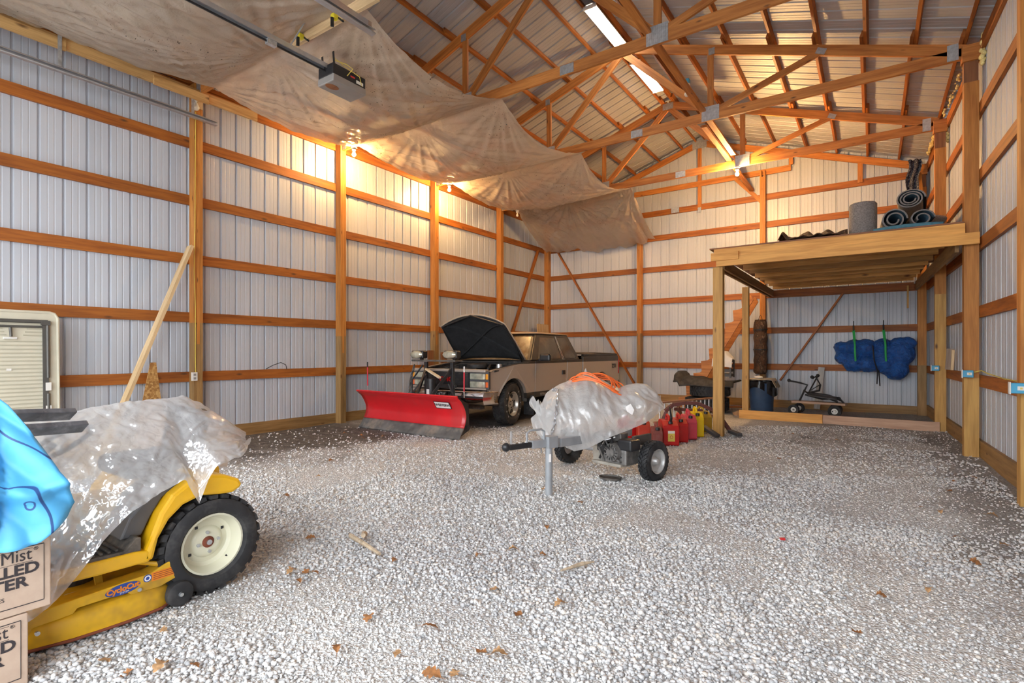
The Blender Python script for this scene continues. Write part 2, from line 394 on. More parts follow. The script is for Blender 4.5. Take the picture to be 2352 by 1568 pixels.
# ---- trusses
def plate(par, x, z, y, w, h, rot=0.0):
    b = MB(); k = 11
    for i in range(k): b.box((-(w / 2) + (i + .5) * w / k, 0, 0), (w / k * .62, .006, h))
    b.box((0, .002, 0), (w, .003, h))
    o = b.build('gusset_plate', 'galvanised', par); o.location = (x, y, z); o.rotation_euler = (0, rot, 0); return o
def truss(i, label):
    y = YS[i]; sk = -.035 * (y - 8.386)
    t = thing('roof_truss', label, 'truss', (RIDGE, y, 4.86), group='roof trusses')
    def bd(n, a, b, h, off=0, hh=.038, m='truss_wood'):
        o = board(n, (a[0] - RIDGE, off, a[1] - 4.86), (b[0] - RIDGE, off, b[1] - 4.86), hh, h, m, t); return o
    xr, xl = .97 + sk, -7.93
    bd('bottom_chord', (xl, 4.93), (-3.25, 4.93), .14); bd('bottom_chord', (-3.25, 4.93), (xr, 4.93), .14)
    bd('top_chord', (xl, 6.435 - RS * (RIDGE - xl)), (RIDGE, 6.435), .14); bd('top_chord', (RIDGE, 6.435), (xr, 6.435 - RS * (xr - RIDGE)), .14)
    for sg in (-1, 1):
        nx = RIDGE + sg * 1.45
        bd('web', (nx, 4.96), (RIDGE, 6.38), .11, .0, .036)
        bd('web', (nx + sg * .0, 4.95), (nx, 6.40 - RS * 1.45), .089, .0, .034)
        bd('web', (nx, 4.97), (RIDGE + sg * 2.93, 6.42 - RS * 2.93), .089, .001, .034)
        P_ = lambda x, z, w, h, r=0.0: plate(t, x - RIDGE, z - 4.86, -.024, w, h, r)
        P_(nx, 4.97, .26, .22); P_(nx + sg * .02, 6.40 - RS * 1.45, .09, .10); P_(RIDGE + sg * 2.93, 6.42 - RS * 2.93, .12, .08, sg * .45)
        P_((xr - .14) if sg > 0 else (xl + .2), 4.97, .11, .20)
    plate(t, 0, 6.40 - 4.86, -.024, .22, .13); plate(t, -3.25 - RIDGE, 4.93 - 4.86, -.024, .20, .12)
    return t
truss(1, 'roof truss nearest the doors, mostly behind the plastic sheeting')
truss(2, 'roof truss above the garage door opener end, behind the clamps')
truss(3, 'roof truss over the large grey connector plate nearest the doors')
truss(4, 'roof truss resting on the post at the front of the loft')
truss(5, 'roof truss with the lit bulb hanging under its plate')
# gable truss on the back wall
def gable():
    t = thing('gable_truss', 'end truss flat against the back gable wall', 'truss', (RIDGE, YB - .02, 4.86))
    bd = lambda n, a, b, h: board(n, (a[0] - RIDGE, 0, a[1] - 4.86), (b[0] - RIDGE, 0, b[1] - 4.86), .036, h, 'truss_wood', t)
    bd('top_chord', (-7.9, 6.43 - RS * 4.39), (RIDGE, 6.43), .14); bd('top_chord', (RIDGE, 6.43), (.75, 6.43 - RS * 4.26), .14)
    bd('bottom_chord', (-5.2, 5.43), (-1.5, 5.43), .13)
    bd = lambda n, a, b, h: board(n, (a[0] - RIDGE, .0, a[1] - 4.86), (b[0] - RIDGE, .0, b[1] - 4.86), .031, h, 'truss_wood', t)
    bd('web', (RIDGE, 4.8), (RIDGE, 6.38), .089)
    bd('web', (-.2, 4.85), (-.2, 5.33), .089); bd('web', (-6.4, 4.85), (-6.4, 5.4), .089)
    bd('web', (-2.7, 5.42), (-2.1, 4.75), .089); bd('web', (-1.5, 5.50), (-1.5, 5.75), .089)
    plate(t, 0, 6.40 - 4.86, -.022, .34, .20); plate(t, 0, 4.78 - 4.86, -.022, .08, .12); plate(t, -.6, 4.86 - 4.86, -.026, .20, .13)
    return t
gable()
lb = thing('lateral_brace', 'long boards laid along the truss webs under the roof', 'brace', (-2.2, 9, 5.05))
for (xx, ya, yb, zz) in ((-2.17, 5.2, 10.6, 5.03), (-2.30, 9.0, 13.2, 5.03)):
    board('board', (xx + 2.2, ya - 9, zz - 5.05), (xx + 2.2, yb - 9, zz - 5.05), .089, .038, 'truss_wood', lb)
# ================================================================ FLOOR AND GRAVEL
def fbm(x, y, s, seed=0): return mnoise.noise(V(x * s + seed * 17.3, y * s - seed * 9.1, seed * 3.7))
def ground_z(x, y): return 0.014 * fbm(x, y, .9) + 0.006 * fbm(x, y, 2.7, 2) - 0.006
def sstep(a, b, x):
    t = min(1.0, max(0.0, (x - a) / (b - a))); return t * t * (3 - 2 * t)
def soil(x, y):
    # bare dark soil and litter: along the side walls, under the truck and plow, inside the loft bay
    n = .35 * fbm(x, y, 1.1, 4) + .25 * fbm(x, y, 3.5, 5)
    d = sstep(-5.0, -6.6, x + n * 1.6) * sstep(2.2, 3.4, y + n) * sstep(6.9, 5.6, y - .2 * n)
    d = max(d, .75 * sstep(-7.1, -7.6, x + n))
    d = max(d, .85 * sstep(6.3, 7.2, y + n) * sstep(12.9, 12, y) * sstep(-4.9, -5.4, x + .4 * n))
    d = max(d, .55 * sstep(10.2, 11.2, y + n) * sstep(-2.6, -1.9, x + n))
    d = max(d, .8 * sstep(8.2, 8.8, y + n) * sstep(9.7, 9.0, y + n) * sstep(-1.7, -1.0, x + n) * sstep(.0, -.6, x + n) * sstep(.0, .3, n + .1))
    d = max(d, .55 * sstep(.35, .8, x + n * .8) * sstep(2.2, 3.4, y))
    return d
def _gravel(nt, b):
    b.inputs['Roughness'].default_value = 0.85
    v = coords(nt, 'Object', (1, 1, 1), False)
    vo = nt.nodes.new('ShaderNodeTexVoronoi'); vo.inputs['Scale'].default_value = 62.0; L(nt, v, vo.inputs['Vector'])
    vs = nt.nodes.new('ShaderNodeTexVoronoi'); vs.inputs['Scale'].default_value = 150.0; L(nt, v, vs.inputs['Vector'])
    sp = nt.nodes.new('ShaderNodeSeparateColor'); L(nt, vo.outputs['Color'], sp.inputs[0])
    c = ramp(nt, sp.outputs[0], [(0.0, (0.54, 0.535, 0.525)), (0.5, (0.69, 0.68, 0.665)), (1.0, (0.84, 0.83, 0.81))])
    edge = ramp(nt, vo.outputs['Distance'], [(0.35, (1, 1, 1)), (0.75, (0.70, 0.70, 0.70))])
    c = mixc(nt, 1.0, c, edge, 'MULTIPLY')
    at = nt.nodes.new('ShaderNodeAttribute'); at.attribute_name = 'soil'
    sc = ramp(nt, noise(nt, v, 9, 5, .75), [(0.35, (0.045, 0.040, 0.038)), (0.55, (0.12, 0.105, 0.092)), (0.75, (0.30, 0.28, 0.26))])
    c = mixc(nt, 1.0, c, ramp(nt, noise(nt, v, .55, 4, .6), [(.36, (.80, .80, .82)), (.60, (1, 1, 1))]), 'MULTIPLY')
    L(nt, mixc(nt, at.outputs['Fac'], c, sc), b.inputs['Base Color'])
    h = mth(nt, 'ADD', mth(nt, 'MULTIPLY', vo.outputs['Distance'], -1.0), mth(nt, 'MULTIPLY', vs.outputs['Distance'], -.4))
    bump(nt, b, h, 0.9, 0.012)
mat('gravel_ground', _gravel)
def _stone(nt, b):
    b.inputs['Roughness'].default_value = 0.8
    g = nt.nodes.new('ShaderNodeNewGeometry'); oi = nt.nodes.new('ShaderNodeObjectInfo')
    f = mth(nt, 'FRACT', mth(nt, 'ADD', g.outputs['Random Per Island'], oi.outputs['Random']), 0)
    c = ramp(nt, f, [(0.0, (0.44, 0.44, 0.44)), (0.25, (0.60, 0.595, 0.59)), (0.6, (0.73, 0.725, 0.71)), (0.85, (0.82, 0.81, 0.79)), (0.93, (0.76, 0.69, 0.60)), (1.0, (0.90, 0.89, 0.87))])
    v = coords(nt, 'Object', (1, 1, 1), False); n = noise(nt, v, 90, 1)
    c = mixc(nt, 1.0, c, ramp(nt, n, [(0.3, (0.78, 0.78, 0.79)), (0.7, (1, 1, 1))]), 'MULTIPLY')
    gp = nt.nodes.new('ShaderNodeNewGeometry'); c = mixc(nt, 1.0, c, ramp(nt, noise(nt, gp.outputs['Position'], .55, 3, .6), [(.36, (.84, .84, .86)), (.60, (1, 1, 1))]), 'MULTIPLY')
    L(nt, c, b.inputs['Base Color'])
mat('limestone', _stone)
def make_floor():
    b = MB(); x0, x1, y0, y1 = -8.05, 1.45, -1.6, 13.5; nx, ny = 150, 236
    b.grid(lambda u, v: (x0 + (x1 - x0) * u, y0 + (y1 - y0) * v, ground_z(x0 + (x1 - x0) * u, y0 + (y1 - y0) * v)), nx, ny)
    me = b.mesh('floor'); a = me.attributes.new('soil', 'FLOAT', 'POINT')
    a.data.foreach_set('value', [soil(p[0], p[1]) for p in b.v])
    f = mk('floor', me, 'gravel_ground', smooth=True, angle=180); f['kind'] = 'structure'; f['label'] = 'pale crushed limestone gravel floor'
    g = MB().add([(-30, -25, -.02), (25, -25, -.02), (25, -1.55, -.02), (-30, -1.55, -.02)], [(0, 1, 2, 3)]).build('ground_outside', 'gravel_ground'); g['kind'] = 'structure'; g['label'] = 'unseen gravel ground outside the doors, added to bounce daylight'  # out of view; added to bounce daylight up to the roof
    # loose stones
    rs = np.random.RandomState(5); c_, s_ = math.cos(.6019), math.sin(.6019)
    t = (1 + 5 ** .5) / 2
    ico = np.array([(-1, t, 0), (1, t, 0), (-1, -t, 0), (1, -t, 0), (0, -1, t), (0, 1, t), (0, -1, -t), (0, 1, -t), (t, 0, -1), (t, 0, 1), (-t, 0, -1), (-t, 0, 1)]) / math.sqrt(1 + t * t)
    tri = np.array([(0, 11, 5), (0, 5, 1), (0, 1, 7), (0, 7, 10), (0, 10, 11), (1, 5, 9), (5, 11, 4), (11, 10, 2), (10, 7, 6), (7, 1, 8), (3, 9, 4), (3, 4, 2), (3, 2, 6), (3, 6, 8), (3, 8, 9), (4, 9, 5), (2, 4, 11), (6, 2, 10), (8, 6, 7), (9, 8, 1)])
    pts = []
    for (za, zb, dens) in ((1.55, 2.6, 5600), (2.6, 3.8, 4200), (3.8, 5.4, 2300), (5.4, 9.0, 700)):
        area = zb * zb - za * za; n = int(area * dens)
        z = np.sqrt(rs.uniform(za * za, zb * zb, n)); r = rs.uniform(-1.03, 1.03, n) * z
        pts.append(np.stack([r * c_ - z * s_, z * c_ + r * s_, z], 1))
    pts = np.concatenate(pts); keep = (pts[:, 0] > -7.8) & (pts[:, 0] < 1.05)
    pts = pts[keep]; out = []
    for x, y, z in pts:
        so = soil(x, y); n1 = fbm(x, y, .8, 7) + .5 * fbm(x, y, 2.2, 8)
        fine = sstep(.05, .45, n1 + .30 * sstep(-2.2, -.3, x) - .12)          # patches of finer crushed stone
        if rs.rand() < so * .93 or rs.rand() < fine * .50: continue
        sz = (.0055 + .0085 * rs.rand() ** 1.7) * (1 - .36 * fine) * (1 + .05 * max(0, z - 3.5))
        out.append((x, y, z, sz))
    out = np.array(out); order = np.argsort(out[:, 2]); out = out[order]; n = len(out)
    jit = rs.uniform(.72, 1.25, (n, 12, 1)); ax = rs.uniform(.7, 1.35, (n, 1, 3)); ax[:, :, 2] *= .72
    a = rs.uniform(0, 2 * PI, n); b2 = rs.uniform(-.5, .5, n); vv = ico[None] * jit * ax * out[:, 3][:, None, None]
    x, y, z = vv[..., 0], vv[..., 1], vv[..., 2]
    ca, sa, cb, sb = np.cos(a)[:, None], np.sin(a)[:, None], np.cos(b2)[:, None], np.sin(b2)[:, None]
    y, z = y * cb - z * sb, y * sb + z * cb; x, y = x * ca - y * sa, x * sa + y * ca
    gz = np.array([ground_z(p[0], p[1]) for p in out]) + out[:, 3] * rs.uniform(.1, .62, n)
    # the largest near ones are pieces of their own
    near = np.where((out[:, 2] < 2.6) & (out[:, 3] > .0118))[0][:290]
    nm = np.zeros(n, bool); nm[near] = True
    for i in near:
        me = bpy.data.meshes.new('stone'); me.from_pydata(np.stack([x[i], y[i], z[i]], 1).tolist(), [], tri.tolist()); me.materials.append(MATS['limestone'])
        o = bpy.data.objects.new('stone', me); COL.objects.link(o); o.parent = f; o.location = (out[i, 0], out[i, 1], gz[i])
    k = ~nm; X = (x[k] + out[k, 0:1]); Y = (y[k] + out[k, 1:2]); Z = (z[k] + gz[k][:, None]); m = k.sum()
    co = np.stack([X, Y, Z], -1).reshape(-1, 3).astype(np.float32); fc = (tri[None] + (np.arange(m) * 12)[:, None, None]).reshape(-1, 3)
    me = bpy.data.meshes.new('gravel'); me.vertices.add(len(co)); me.vertices.foreach_set('co', co.ravel())
    me.loops.add(fc.size); me.loops.foreach_set('vertex_index', fc.ravel().astype(np.int32)); me.polygons.add(len(fc))
    me.polygons.foreach_set('loop_start', np.arange(0, fc.size, 3, dtype=np.int32)); me.update(calc_edges=True); me.validate()
    g = mk('gravel', me, 'limestone', f); g['kind'] = 'stuff'; g['label'] = 'loose pale limestone gravel'
    print('stones', n)
make_floor()
# ================================================================ PLASTIC SHEETING, LAMPS, DOOR HARDWARE
def film(name, tint, clear, gloss=.12, rough=.22, bs=.35, stain=None):
    m = bpy.data.materials.new(name); m.use_nodes = True; nt = m.node_tree; nt.nodes.clear(); MATS[name] = m
    out = nt.nodes.new('ShaderNodeOutputMaterial'); v = coords(nt, 'Object', (1, 1, 1), False)
    n1 = noise(nt, v, 7, 3, .6); n2 = noise(nt, v, 26, 1, .6)
    bp = nt.nodes.new('ShaderNodeBump'); bp.inputs['Strength'].default_value = bs; bp.inputs['Distance'].default_value = .02; rdg = lambda q: mth(nt, 'ABSOLUTE', mth(nt, 'SUBTRACT', q, .5), 0); n1.node.inputs['Distortion'].default_value = .6; L(nt, mth(nt, 'ADD', rdg(n1), mth(nt, 'MULTIPLY', rdg(n2), .35)), bp.inputs['Height'])
    col = ramp(nt, noise(nt, v, 1.6, 3), [(0.3, tuple(x * .86 for x in tint)), (0.7, tint)])
    if stain:
        s = ramp(nt, noise(nt, v, 34, 1, .7), [(0.69, (0, 0, 0)), (0.74, (1, 1, 1))]); s2 = ramp(nt, noise(nt, v, .9, 2), [(0.45, (0, 0, 0)), (0.62, (1, 1, 1))])
        col = mixc(nt, mth(nt, 'MULTIPLY', s, s2), col, stain)
    d = nt.nodes.new('ShaderNodeBsdfDiffuse'); tl = nt.nodes.new('ShaderNodeBsdfTranslucent'); tr = nt.nodes.new('ShaderNodeBsdfTransparent'); gl = nt.nodes.new('ShaderNodeBsdfGlossy')
    gl.inputs['Roughness'].default_value = rough
    for q in (d, tl): L(nt, col, q.inputs[0])
    for q in (d, tl, gl): L(nt, bp.outputs[0], q.inputs['Normal'])
    def mx(f, a, b):
        k = nt.nodes.new('ShaderNodeMixShader'); k.inputs[0].default_value = f; L(nt, a.outputs[0], k.inputs[1]); L(nt, b.outputs[0], k.inputs[2]); return k
    k = mx(.42, d, tl); k = mx(clear, k, tr); k = mx(gloss, k, gl); L(nt, k.outputs[0], out.inputs[0]); return m
film('ceiling_film', (0.76, 0.62, 0.47), .20, .19, .13, .6, stain=(.12, .08, .05))
def ceiling_film():
    anchors = []
    for i in (1, 2, 3, 4, 5): anchors += [(-4.30, YS[i] if i != 1 else YS[1]), (-7.3, YS[i]), (-5.9, YS[i])]
    ya, yb = -1.1, 13.22
    def zf(u, v):
        y = ya + (yb - ya) * v
        i = max(j for j in range(7) if YS[j] <= y + 1e-6) if y > YS[0] else 0
        t = min(1, max(0, (y - YS[i]) / BAY)); sn = math.sin(PI * t)
        xl = -7.34 + .16 * sn if i >= 2 else -7.34 - .30 * min(1, 3 * (1 - t)); xr = -4.30 - .10 * sn
        x = xl + (xr - xl) * u
        belly = .30 * (.75 + .5 * math.sin(PI * u)) if i >= 2 else (.30 * math.sin(PI * u) ** .8 + .08 * u - .05)
        if i >= 5:                                      # last bay: falls to the back wall
            xl, xr = -7.35 - .50 * t, -4.33 - .25 * t; x = xl + (xr - xl) * u
            z = 4.845 - .74 * t - .10 * sn + .10 * t * math.sin(u * 9.0) * .4 - .10 * t * u
            if u > .93: z += .10 * t
        else: z = 4.845 - belly * sn ** .9
        w = 0
        for k, (axx, ay) in enumerate(anchors):
            dx, dy = x - axx, y - ay; r = math.hypot(dx, dy)
            if r < 2.6:
                an = math.atan2(dy, dx); fall = min(1, r / .35) * math.exp(-r / .95)
                w += fall * (.024 * math.sin(an * 23 + k) + .020 * math.sin(an * 41 + 2.1 * k) + .014 * math.sin(an * 67 + k))
        if i >= 5: z += t * (.030 * math.sin(u * 21 + 1) + .022 * math.sin(u * 47) + .014 * math.sin(u * 83)); y -= t * (.05 * abs(math.sin(u * 17)) + .03 * abs(math.sin(u * 41 + 1)))
        z += w * (.35 + .65 * sn if i < 5 else 1.3) + .018 * fbm(x, y, 1.7, 11) * sn + .004 * fbm(x, y, 9, 12)
        return (x, y, z)
    o = MB().grid(zf, 150, 420).build('plastic_sheeting', 'ceiling_film', smooth=True, angle=180)
    tag(o, 'cloudy plastic sheeting stapled under the roof trusses and hanging in bellies', 'plastic sheet')
ceiling_film()
# ---- lamps
def bulb_lamp(x, y, z, lit, label, base='white_plastic', drop=.075, r=.033, top=None):
    t = thing('light_bulb', label, 'light bulb', (x, y, z), group='bare bulbs')
    b = MB().lathe([(.001, -r), (r * .55, -r * .85), (r * .92, -r * .4), (r, 0), (r * .9, r * .45), (r * .62, r * .95), (.015, r * 1.6), (.014, r * 2.1)], n=12)
    b.build('bulb', ('lit_bulb' if lit == 1 else 'bright_bulb') if lit else 'unlit_bulb', t, smooth=True)
    zb = r * 2.0
    MB().lathe([(.022, zb), (.034, zb + .012), (.036, zb + .05), (.05, zb + .055), (.05, zb + .075)], n=16).build('socket', base, t, smooth=True)
    zt = top - z if top else zb + .11
    MB().box((0, 0, (zb + .075 + zt) / 2), (.085, .085, max(.02, zt - zb - .075))).build('junction_box', 'blue_box' if base == 'white_plastic' and not lit and drop > .1 else 'galvanised', t, bevel=.004)
    return t
bulb_lamp(-7.40, 6.0 - .07, 4.69, True, 'lit bulb by the second post of the side wall', top=4.87)
bulb_lamp(-7.36, 8.44 - .07, 4.69, True, 'lit bulb by the third post of the side wall', top=4.87)
bulb_lamp(-7.27, 10.885 - .07, 4.66, False, 'unlit clear bulb in front of the hanging plastic', top=4.85)
bulb_lamp(-7.72, 3.50, 4.66, False, 'unlit round bulb beside the header board', top=4.79, r=.045)
bulb_lamp(-2.14, 10.80, 4.70, 2, 'lit bulb glaring under the truss over the loft', top=4.85)
bulb_lamp(-2.40, 8.36, 5.33, False, 'unlit long bulb in a blue box high on a truss web', drop=.2, r=.040, top=5.56)
def tube_light(ya, yb, label):
    t = thing('fluorescent_light', label, 'light fixture', (RIDGE + .03, (ya + yb) / 2, 6.43), group='ridge strip lights'); h = (yb - ya) / 2
    MB().prism([(-.11, .0), (-.05, .045), (.05, .045), (.11, .0), (.10, -.004), (.045, .035), (-.045, .035), (-.10, -.004)], 'Y', -h, h).build('reflector', 'white_plastic', t)
    for sx in (-1, 1):
        MB().cyl((sx * .062, -h + .02, -.006), (sx * .062, h - .02, -.006), .015, 10).build('tube', 'lit_tube', t, smooth=True)
    for sy in (-1, 1): MB().box((0, sy * (h - .01), -.0), (.21, .02, .05)).build('end_cap', 'white_plastic', t)
tube_light(7.10, 8.36, 'lit fluorescent strip under the ridge nearer the doors')
tube_light(8.92, 10.18, 'lit fluorescent strip under the ridge deeper inside')
# ---- overhead door tracks and opener
def track(x, z, ya, yb, label, hang):
    t = thing('door_track', label, 'door track', (x, yb, z), group='overhead door tracks')
    MB().prism([(-.030, -.028), (-.030, .028), (.022, .028), (.030, .020), (.030, .012), (.026, .012), (.026, .018), (.020, .024), (-.026, .024), (-.026, -.024), (.020, -.024), (.026, -.018), (.026, -.012), (.030, -.012), (.030, -.020), (.022, -.028)], 'Y', ya - yb, 0).build('rail', 'bright_steel', t)
    for (yy, zt, sx) in hang:
        b = MB().bar((sx * .05, yy - yb, .02), (sx * .05, yy - yb, zt - z), .038, .003, up=(0, 1, 0)); b.bar((sx * .05 + .018, yy - yb, .02), (sx * .05 + .018, yy - yb, zt - z), .003, .038, up=(0, 1, 0))
        k = int((zt - z) / .04)
        b.build('hanger_angle', 'galvanised', t)
        for q in range(1, k): MB().cyl((sx * .05, yy - yb - .0035, q * .04), (sx * .05, yy - yb + .0, q * .04), .007, 6).build('hanger_hole', 'black_paint', t)
    return t
track(-7.60, 4.48, -1.2, 3.72, 'steel overhead door track running along the side wall', [(3.42, 4.72, -1), (2.0, 4.9, -1)])
rt = track(-4.15, 4.50, -1.2, 3.57, 'steel overhead door track with wood backing, overhead in the middle', [(2.2, 4.85, -1)])
board('backing_board', (-.06 + .0, -2.6, .085), (-.06, -.03, .085), .035, .085, 'bright_steel', rt); board('backing_board', (-.06, -.03, .085), (-.06, .01, .085), .034, .084, 'old_wood', rt)
op = thing('garage_door_opener', 'black and grey door opener hanging at the end of its rail', 'door opener', (-5.10, 3.66, 4.50))
MB().prism([(-.035, -.02), (-.035, .03), (.035, .03), (.035, -.02), (.022, -.02), (.022, .02), (-.022, .02), (-.022, -.02)], 'Y', -4.6, .05).build('rail', 'bright_steel', op)
MB().bar((.0, -4.5, -.045), (0, .04, -.045), .012, .018).build('drive_chain', 'black_paint', op)
MB().box((0, -.62, -.045), (.05, .10, .05)).build('trolley', 'galvanised', op)
MB().box((0, .26, -.045), (.27, .46, .13)).build('body', 'black_paint', op, bevel=.012)
hs = flat('opener_grey', (0.30, 0.28, 0.26), 0.45, 0.2, .06)
MB().box((0, .26, -.145), (.285, .46, .085), taper=1.0).build('light_cover', 'opener_grey', op, bevel=.012)
MB().lathe([(.001, 0), (.055, .0), (.055, .004), (.001, .004)], n=18).build('vent', 'deck_edge_wood', op).matrix_local = Matrix.Translation((.0, .12, -.1905)) @ Matrix.Diagonal((1, 1.5, 1, 1))
for sx in (-1, 1): MB().bar((sx * .10, .08, -.05), (sx * .10, .06, .16), .03, .004).build('bracket', 'black_paint', op)
MB().box((.137, .40, -.07), (.003, .10, .035)).build('sticker', 'white_plastic', op); 
flat('red_print', (0.55, 0.03, 0.03), .4)
MB().box((.137, .30, -.04), (.003, .06, .018)).build('logo', 'red_print', op)
MB().tube([(.14, .22, -.06), (.19, .26, .02), (.15, .2, .06), (.05, .12, .10)], .005, 6).build('wire', 'yellow_wire', op, smooth=True)
MB().tube([(.13, .44, -.10), (.16, .38, -.01), (.14, .25, .02), (.06, .1, .12)], .004, 6).build('wire', 'yellow_wire', op, smooth=True)
MB().bar((.03, -.42, .02), (.10, -.30, .30), .036, .003, up=(0, 1, 0)).build('hanger_angle', 'galvanised', op)
hb = board('hanger_board', (-5.45, 3.50, 4.80), (-4.0, 3.50, 4.80), .038, .14, 'pale_wood'); tag(hb, 'short board with spring clamps fixed under the first truss', 'board')
def clamp(x, label):
    t = thing('spring_clamp', label, 'clamp', (x, 3.46, 4.75), group='yellow spring clamps')
    flat('clamp_yellow', (.75, .62, .03), .4) if 'clamp_yellow' not in MATS else None
    MB().box((0, 0, .02), (.06, .075, .05)).build('jaw', 'clamp_yellow', t, bevel=.008)
    MB().bar((0, -.035, .0), (.02, -.05, -.11), .035, .02).build('grip', 'black_paint', t, bevel=.006); MB().bar((.02, .03, .02), (.09, .03, -.04), .03, .02).build('grip', 'black_paint', t, bevel=.006)
clamp(-5.22, 'yellow and black spring clamp on the board near the opener rail'); clamp(-4.62, 'yellow and black spring clamp beside the overhead steel track')
hd = thing('header_board', 'long pale overlapped boards fixed high along the side wall', 'board', (-7.70, 4.36, 4.78))
board('board', (0, -5.6, .055), (0, 0, .055), .038, .13, 'header_wood', hd); board('board', (.037, -2.9, .02), (.037, -2.3, .02), .03, .12, 'header_wood', hd); board('board', (.036, -1.4, .02), (.036, -.72, .02), .03, .12, 'header_wood', hd)
board('block', (-.09, -.78, -.10), (-.09, -.78, .40), .075, .038, 'pale_wood', hd)
# wires and outlet on the first post
wx = XL + .142
MB().tube([(wx + .004, 3.52, 4.62), (wx + .004, 3.515, 4.0), (wx + .006, 3.51, 3.0), (wx + .004, 3.50, 2.4), (wx + .008, 3.515, 1.9), (wx + .005, 3.515, 1.2), (wx + .004, 3.52, .98)], .0055, 6).build('power_cable', 'yellow_wire', smooth=True)
tag(bpy.data.objects['power_cable'], 'yellow cable stapled down the post to the white outlet', 'cable')
ol = thing('wall_outlet', 'white outlet on the post above the covered tractor', 'outlet', (wx + .012, 3.50, .93))
MB().box((0, 0, 0), (.028, .075, .12)).build('cover_plate', 'white_plastic', ol, bevel=.004)
for s_ in (-1, 1): MB().box((.015, 0, s_ * .026), (.004, .032, .03)).build('socket', 'opener_grey', ol)
# ================================================================ LOFT AND WHAT IS ON AND UNDER IT
lf = thing('storage_loft', 'timber storage loft on posts in the back corner', 'loft', (-1.93, 8.40, 0))
def lb_(n, a, b, w, h, m, up=(0, 0, 1)):
    return board(n, (a[0] + 1.93, a[1] - 8.40, a[2]), (b[0] + 1.93, b[1] - 8.40, b[2]), w, h, m, lf, up)
lb_('post', (-1.93, 8.40, -.03), (-1.93, 8.40, 2.56), .13, .14, 'loft_post_wood', (1, 0, 0))
lb_('post', (-2.01, 10.93, .0), (-2.01, 10.93, 2.52), .10, .115, 'loft_post_wood', (1, 0, 0))
lb_('fascia_board', (-1.98, 8.325, 2.765), (.93, 8.315, 2.765), .036, .125, 'loft_wood')
lb_('fascia_board', (-1.94, 8.300, 2.632), (1.06, 8.290, 2.632), .038, .138, 'loft_wood')
lb_('fascia_block', (-2.01, 8.270, 2.705), (-1.62, 8.268, 2.705), .036, .118, 'loft_wood')
lb_('deck_panel', (-2.03, 10.0, 2.837), (.93, 9.98, 2.837), 3.40, .018, 'deck_edge_wood')
lb_('deck_panel', (-2.00, 12.45, 2.837), (.80, 12.45, 2.837), 1.50, .018, 'deck_edge_wood')
lb_('side_beam', (-1.94, 8.36, 2.60), (-1.94, 13.26, 2.60), .038, .15, 'treated_wood'); lb_('side_beam', (-1.86, 8.38, 2.60), (-1.86, 13.26, 2.60), .038, .14, 'treated_wood')
lb_('side_beam', (.87, 8.46, 2.59), (.74, 13.2, 2.59), .04, .17, 'treated_wood')
for k in range(9):
    yy = 8.70 + k * .55; lb_('joist', (-1.84, yy, 2.755 + .012 * (k % 2)), (.85 - .035 * (yy - 8.4), yy, 2.755 + .006 * (k % 3)), .038, .140, 'shaded_joist_wood')
lb_('ledger', (-1.9, 13.27, 2.60), (.7, 13.27, 2.60), .038, .14, 'girt_wood')
s1 = board('sill_board', (-2.10, 10.78, .075), (-.72, 10.80, .075), .040, .16, 'loft_wood'); tag(s1, 'yellowish plank on edge on the gravel below the loft post', 'plank')
s2 = board('sill_board', (-1.10, 10.842, .065), (.90, 10.80, .065), .038, .16, 'pink_wood'); tag(s2, 'pinkish weathered plank on edge across the loft bay', 'plank')
hs_ = thing('hanging_stick', 'short stick hanging from the loft ledger on a string', 'stick', (.60, 13.15, 2.1))
board('stick', (0, 0, .05), (0, 0, .50), .04, .03, 'loft_post_wood', hs_, (1, 0, 0)); MB().tube([(0, 0, .05), (.005, 0, -.05), (.0, 0, -.32)], .003, 5).build('string', 'black_paint', hs_)
# stair stringers
st = thing('stair_stringers', 'two notched stair stringers leaning against the loft side', 'stair', (-2.9, 12.3, 0))
def stringer(y):
    x0, z0, x1, z1, n = -3.66, 0.0, -2.14, 2.50, 9; up = []
    for k in range(n):
        t, t2 = k / n, (k + 1) / n
        up += [(x0 + (x1 - x0) * t, z0 + (z1 - z0) * t + .0), (x0 + (x1 - x0) * t - .015, z0 + (z1 - z0) * t2 - .05), (x0 + (x1 - x0) * t + .13, z0 + (z1 - z0) * t2 - .03)]
    low = [(x1 + .06, z1 - .12), (x0 + .22, z0)]
    MB().prism([(a + 2.9, b) for a, b in up + [(x1, z1)] + low], 'Y', y - .019, y + .019).build('stringer', 'truss_wood', st)
stringer(-.15); stringer(.42)
